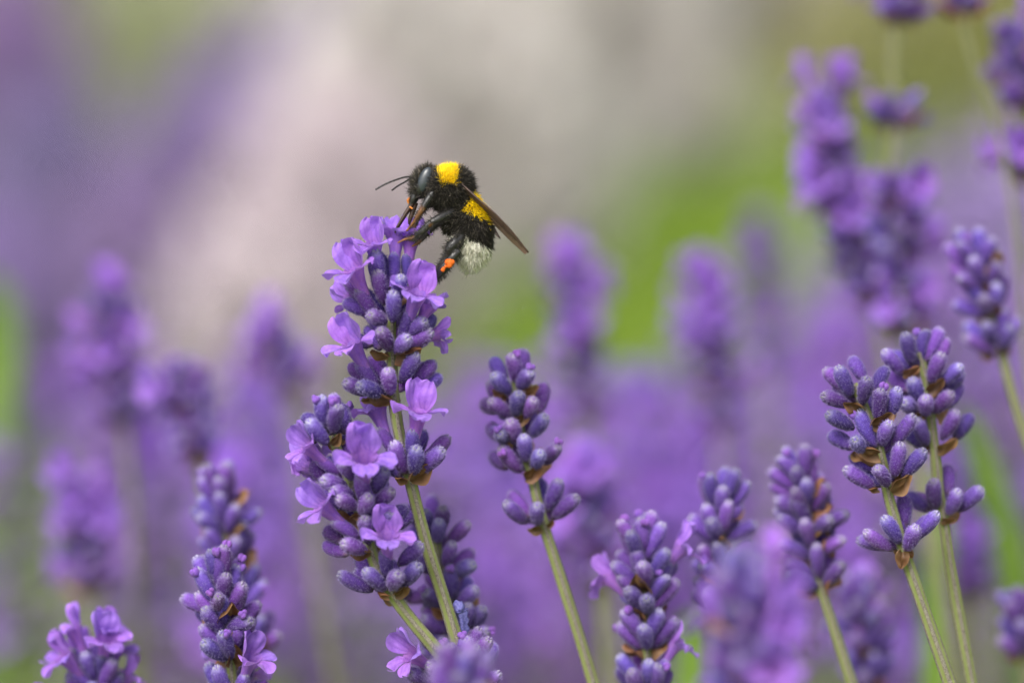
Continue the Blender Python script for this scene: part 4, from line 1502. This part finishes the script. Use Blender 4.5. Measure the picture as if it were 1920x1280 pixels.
# abdomen
R_, N_ = [], []
for i, (ax_, ay_, ar_) in enumerate(ABD):
    u = sph(int(7 * ar_ ** 2))
    q = np.array([ax_, ay_, 0]) + u * np.array([ar_, ar_, ar_ * 1.02])
    keep = np.ones(len(q), bool)
    for k, (bx_, by_, br_) in enumerate(ABD):
        if k != i:
            keep &= np.linalg.norm(q - np.array([bx_, by_, 0]), axis=1) > br_ * 0.985
    keep &= np.linalg.norm((q - c0) / 36.0, axis=1) > 0.98
    R_.append(q[keep])
    N_.append(u[keep])
roots, nr = np.concatenate(R_), np.concatenate(N_)
dx, dy = roots[:, 0] - 876, roots[:, 1] - 385
jit = nrng.normal(size=len(roots)) * 2.6
s_ = -0.45 * dx + 0.89 * dy + jit
dor = 0.89 * dx + 0.45 * dy
yel = (s_ < 11) & (dor > -2 + nrng.normal(size=len(roots)) * 2)
wht = s_ > 51
blk = ~(yel | wht)
tl = np.tile([[-0.15, 1.0, 0.0]], (len(roots), 1))
fur('black_abdomen_fur', roots[blk], nr[blk], np.full(blk.sum(), 12.0), tl[blk], BLK, 'black fur of the abdomen', comb=0.9)
fur('yellow_band_fur', roots[yel], nr[yel], np.full(yel.sum(), 9.0), tl[yel], YEL, 'yellow fur band on the abdomen', rad=0.7, comb=0.6, mess=0.25)
fur('white_tail_fur', roots[wht], nr[wht], np.full(wht.sum(), 16.0), tl[wht], (0.76, 0.72, 0.62), 'whitish fur tail', rad=0.6, comb=1.6, mess=0.25)
# head
n = 3600
u = sph(n)
ha = np.array([-0.42, 0.91])
loc = u * np.array([31, 18, 24.0])
roots = np.stack([793 + ha[0] * loc[:, 0] - ha[1] * loc[:, 1], 345 + ha[1] * loc[:, 0] + ha[0] * loc[:, 1], loc[:, 2]], 1)
nr = np.stack([ha[0] * u[:, 0] - ha[1] * u[:, 1], ha[1] * u[:, 0] + ha[0] * u[:, 1], u[:, 2]], 1)
eye_d = ((roots[:, 0] - 797) * -0.36 + (roots[:, 1] - 338) * 0.93) ** 2 / 24 ** 2 + ((roots[:, 0] - 797) * 0.93 + (roots[:, 1] - 338) * 0.36) ** 2 / 11.5 ** 2
keep = (eye_d > 1) | (np.abs(roots[:, 2]) < 8)
keep &= roots[:, 1] < 366 + nrng.normal(size=n) * 3
keep &= (roots[:, 1] < 345) | (nrng.random(n) < 0.35)        # the lower face is nearly bare and shiny
fur('black_head_fur', roots[keep], nr[keep], np.full(keep.sum(), 12.0), np.tile([[-0.3, -0.6, 0.0]], (keep.sum(), 1)), (0.03, 0.026, 0.022), 'black tufted head fur', comb=0.4)
# legs
R_, N_, L_ = [], [], []
for key, (pts, rad) in LEGS.items():
    if key in ('hind_foot',):
        continue
    P = catmull(pts, 40)
    Rd = np.interp(np.linspace(0, 1, 40), np.linspace(0, 1, len(rad)), rad)
    k = {'hind_shin': 700, 'hind': 800, 'middle': 800}.get(key, 380)
    i = nrng.uniform(1, 34, k).astype(int)
    u = sph(k)
    T = P[i + 1] - P[i - 1]
    T /= np.linalg.norm(T, axis=1)[:, None]
    u -= T * (u * T).sum(1)[:, None]
    u /= np.linalg.norm(u, axis=1)[:, None]
    lens = np.where(Rd[i] > 4.5, 7.5, 3.0) * (1.25 if key in ('hind', 'hind_shin') else 1.0)
    if key == 'hind_shin':
        ok = np.abs(u[:, 2]) < 0.55                              # the basket face itself is bare and shiny
        i, u, lens = i[ok], u[ok], lens[ok]
    R_.append(P[i] + u * Rd[i][:, None] * 0.95)
    N_.append(u)
    L_.append(lens)
roots, nr, ln = np.concatenate(R_), np.concatenate(N_), np.concatenate(L_)
fur('leg_fur', roots, nr, ln, np.tile([[-0.4, 0.9, 0.0]], (len(roots), 1)), (0.022, 0.019, 0.017), 'black bristles on the legs', rad=0.42, comb=0.5)
# belly tuft between the legs
n = 1500
u = sph(n)
roots = np.array([850, 408, 0]) + u * np.array([22, 30, 26])
fur('black_belly_fur', roots, u, np.full(n, 11.0), np.tile([[-0.6, 0.7, 0.0]], (n, 1)), BLK, 'black belly fur', comb=0.4)
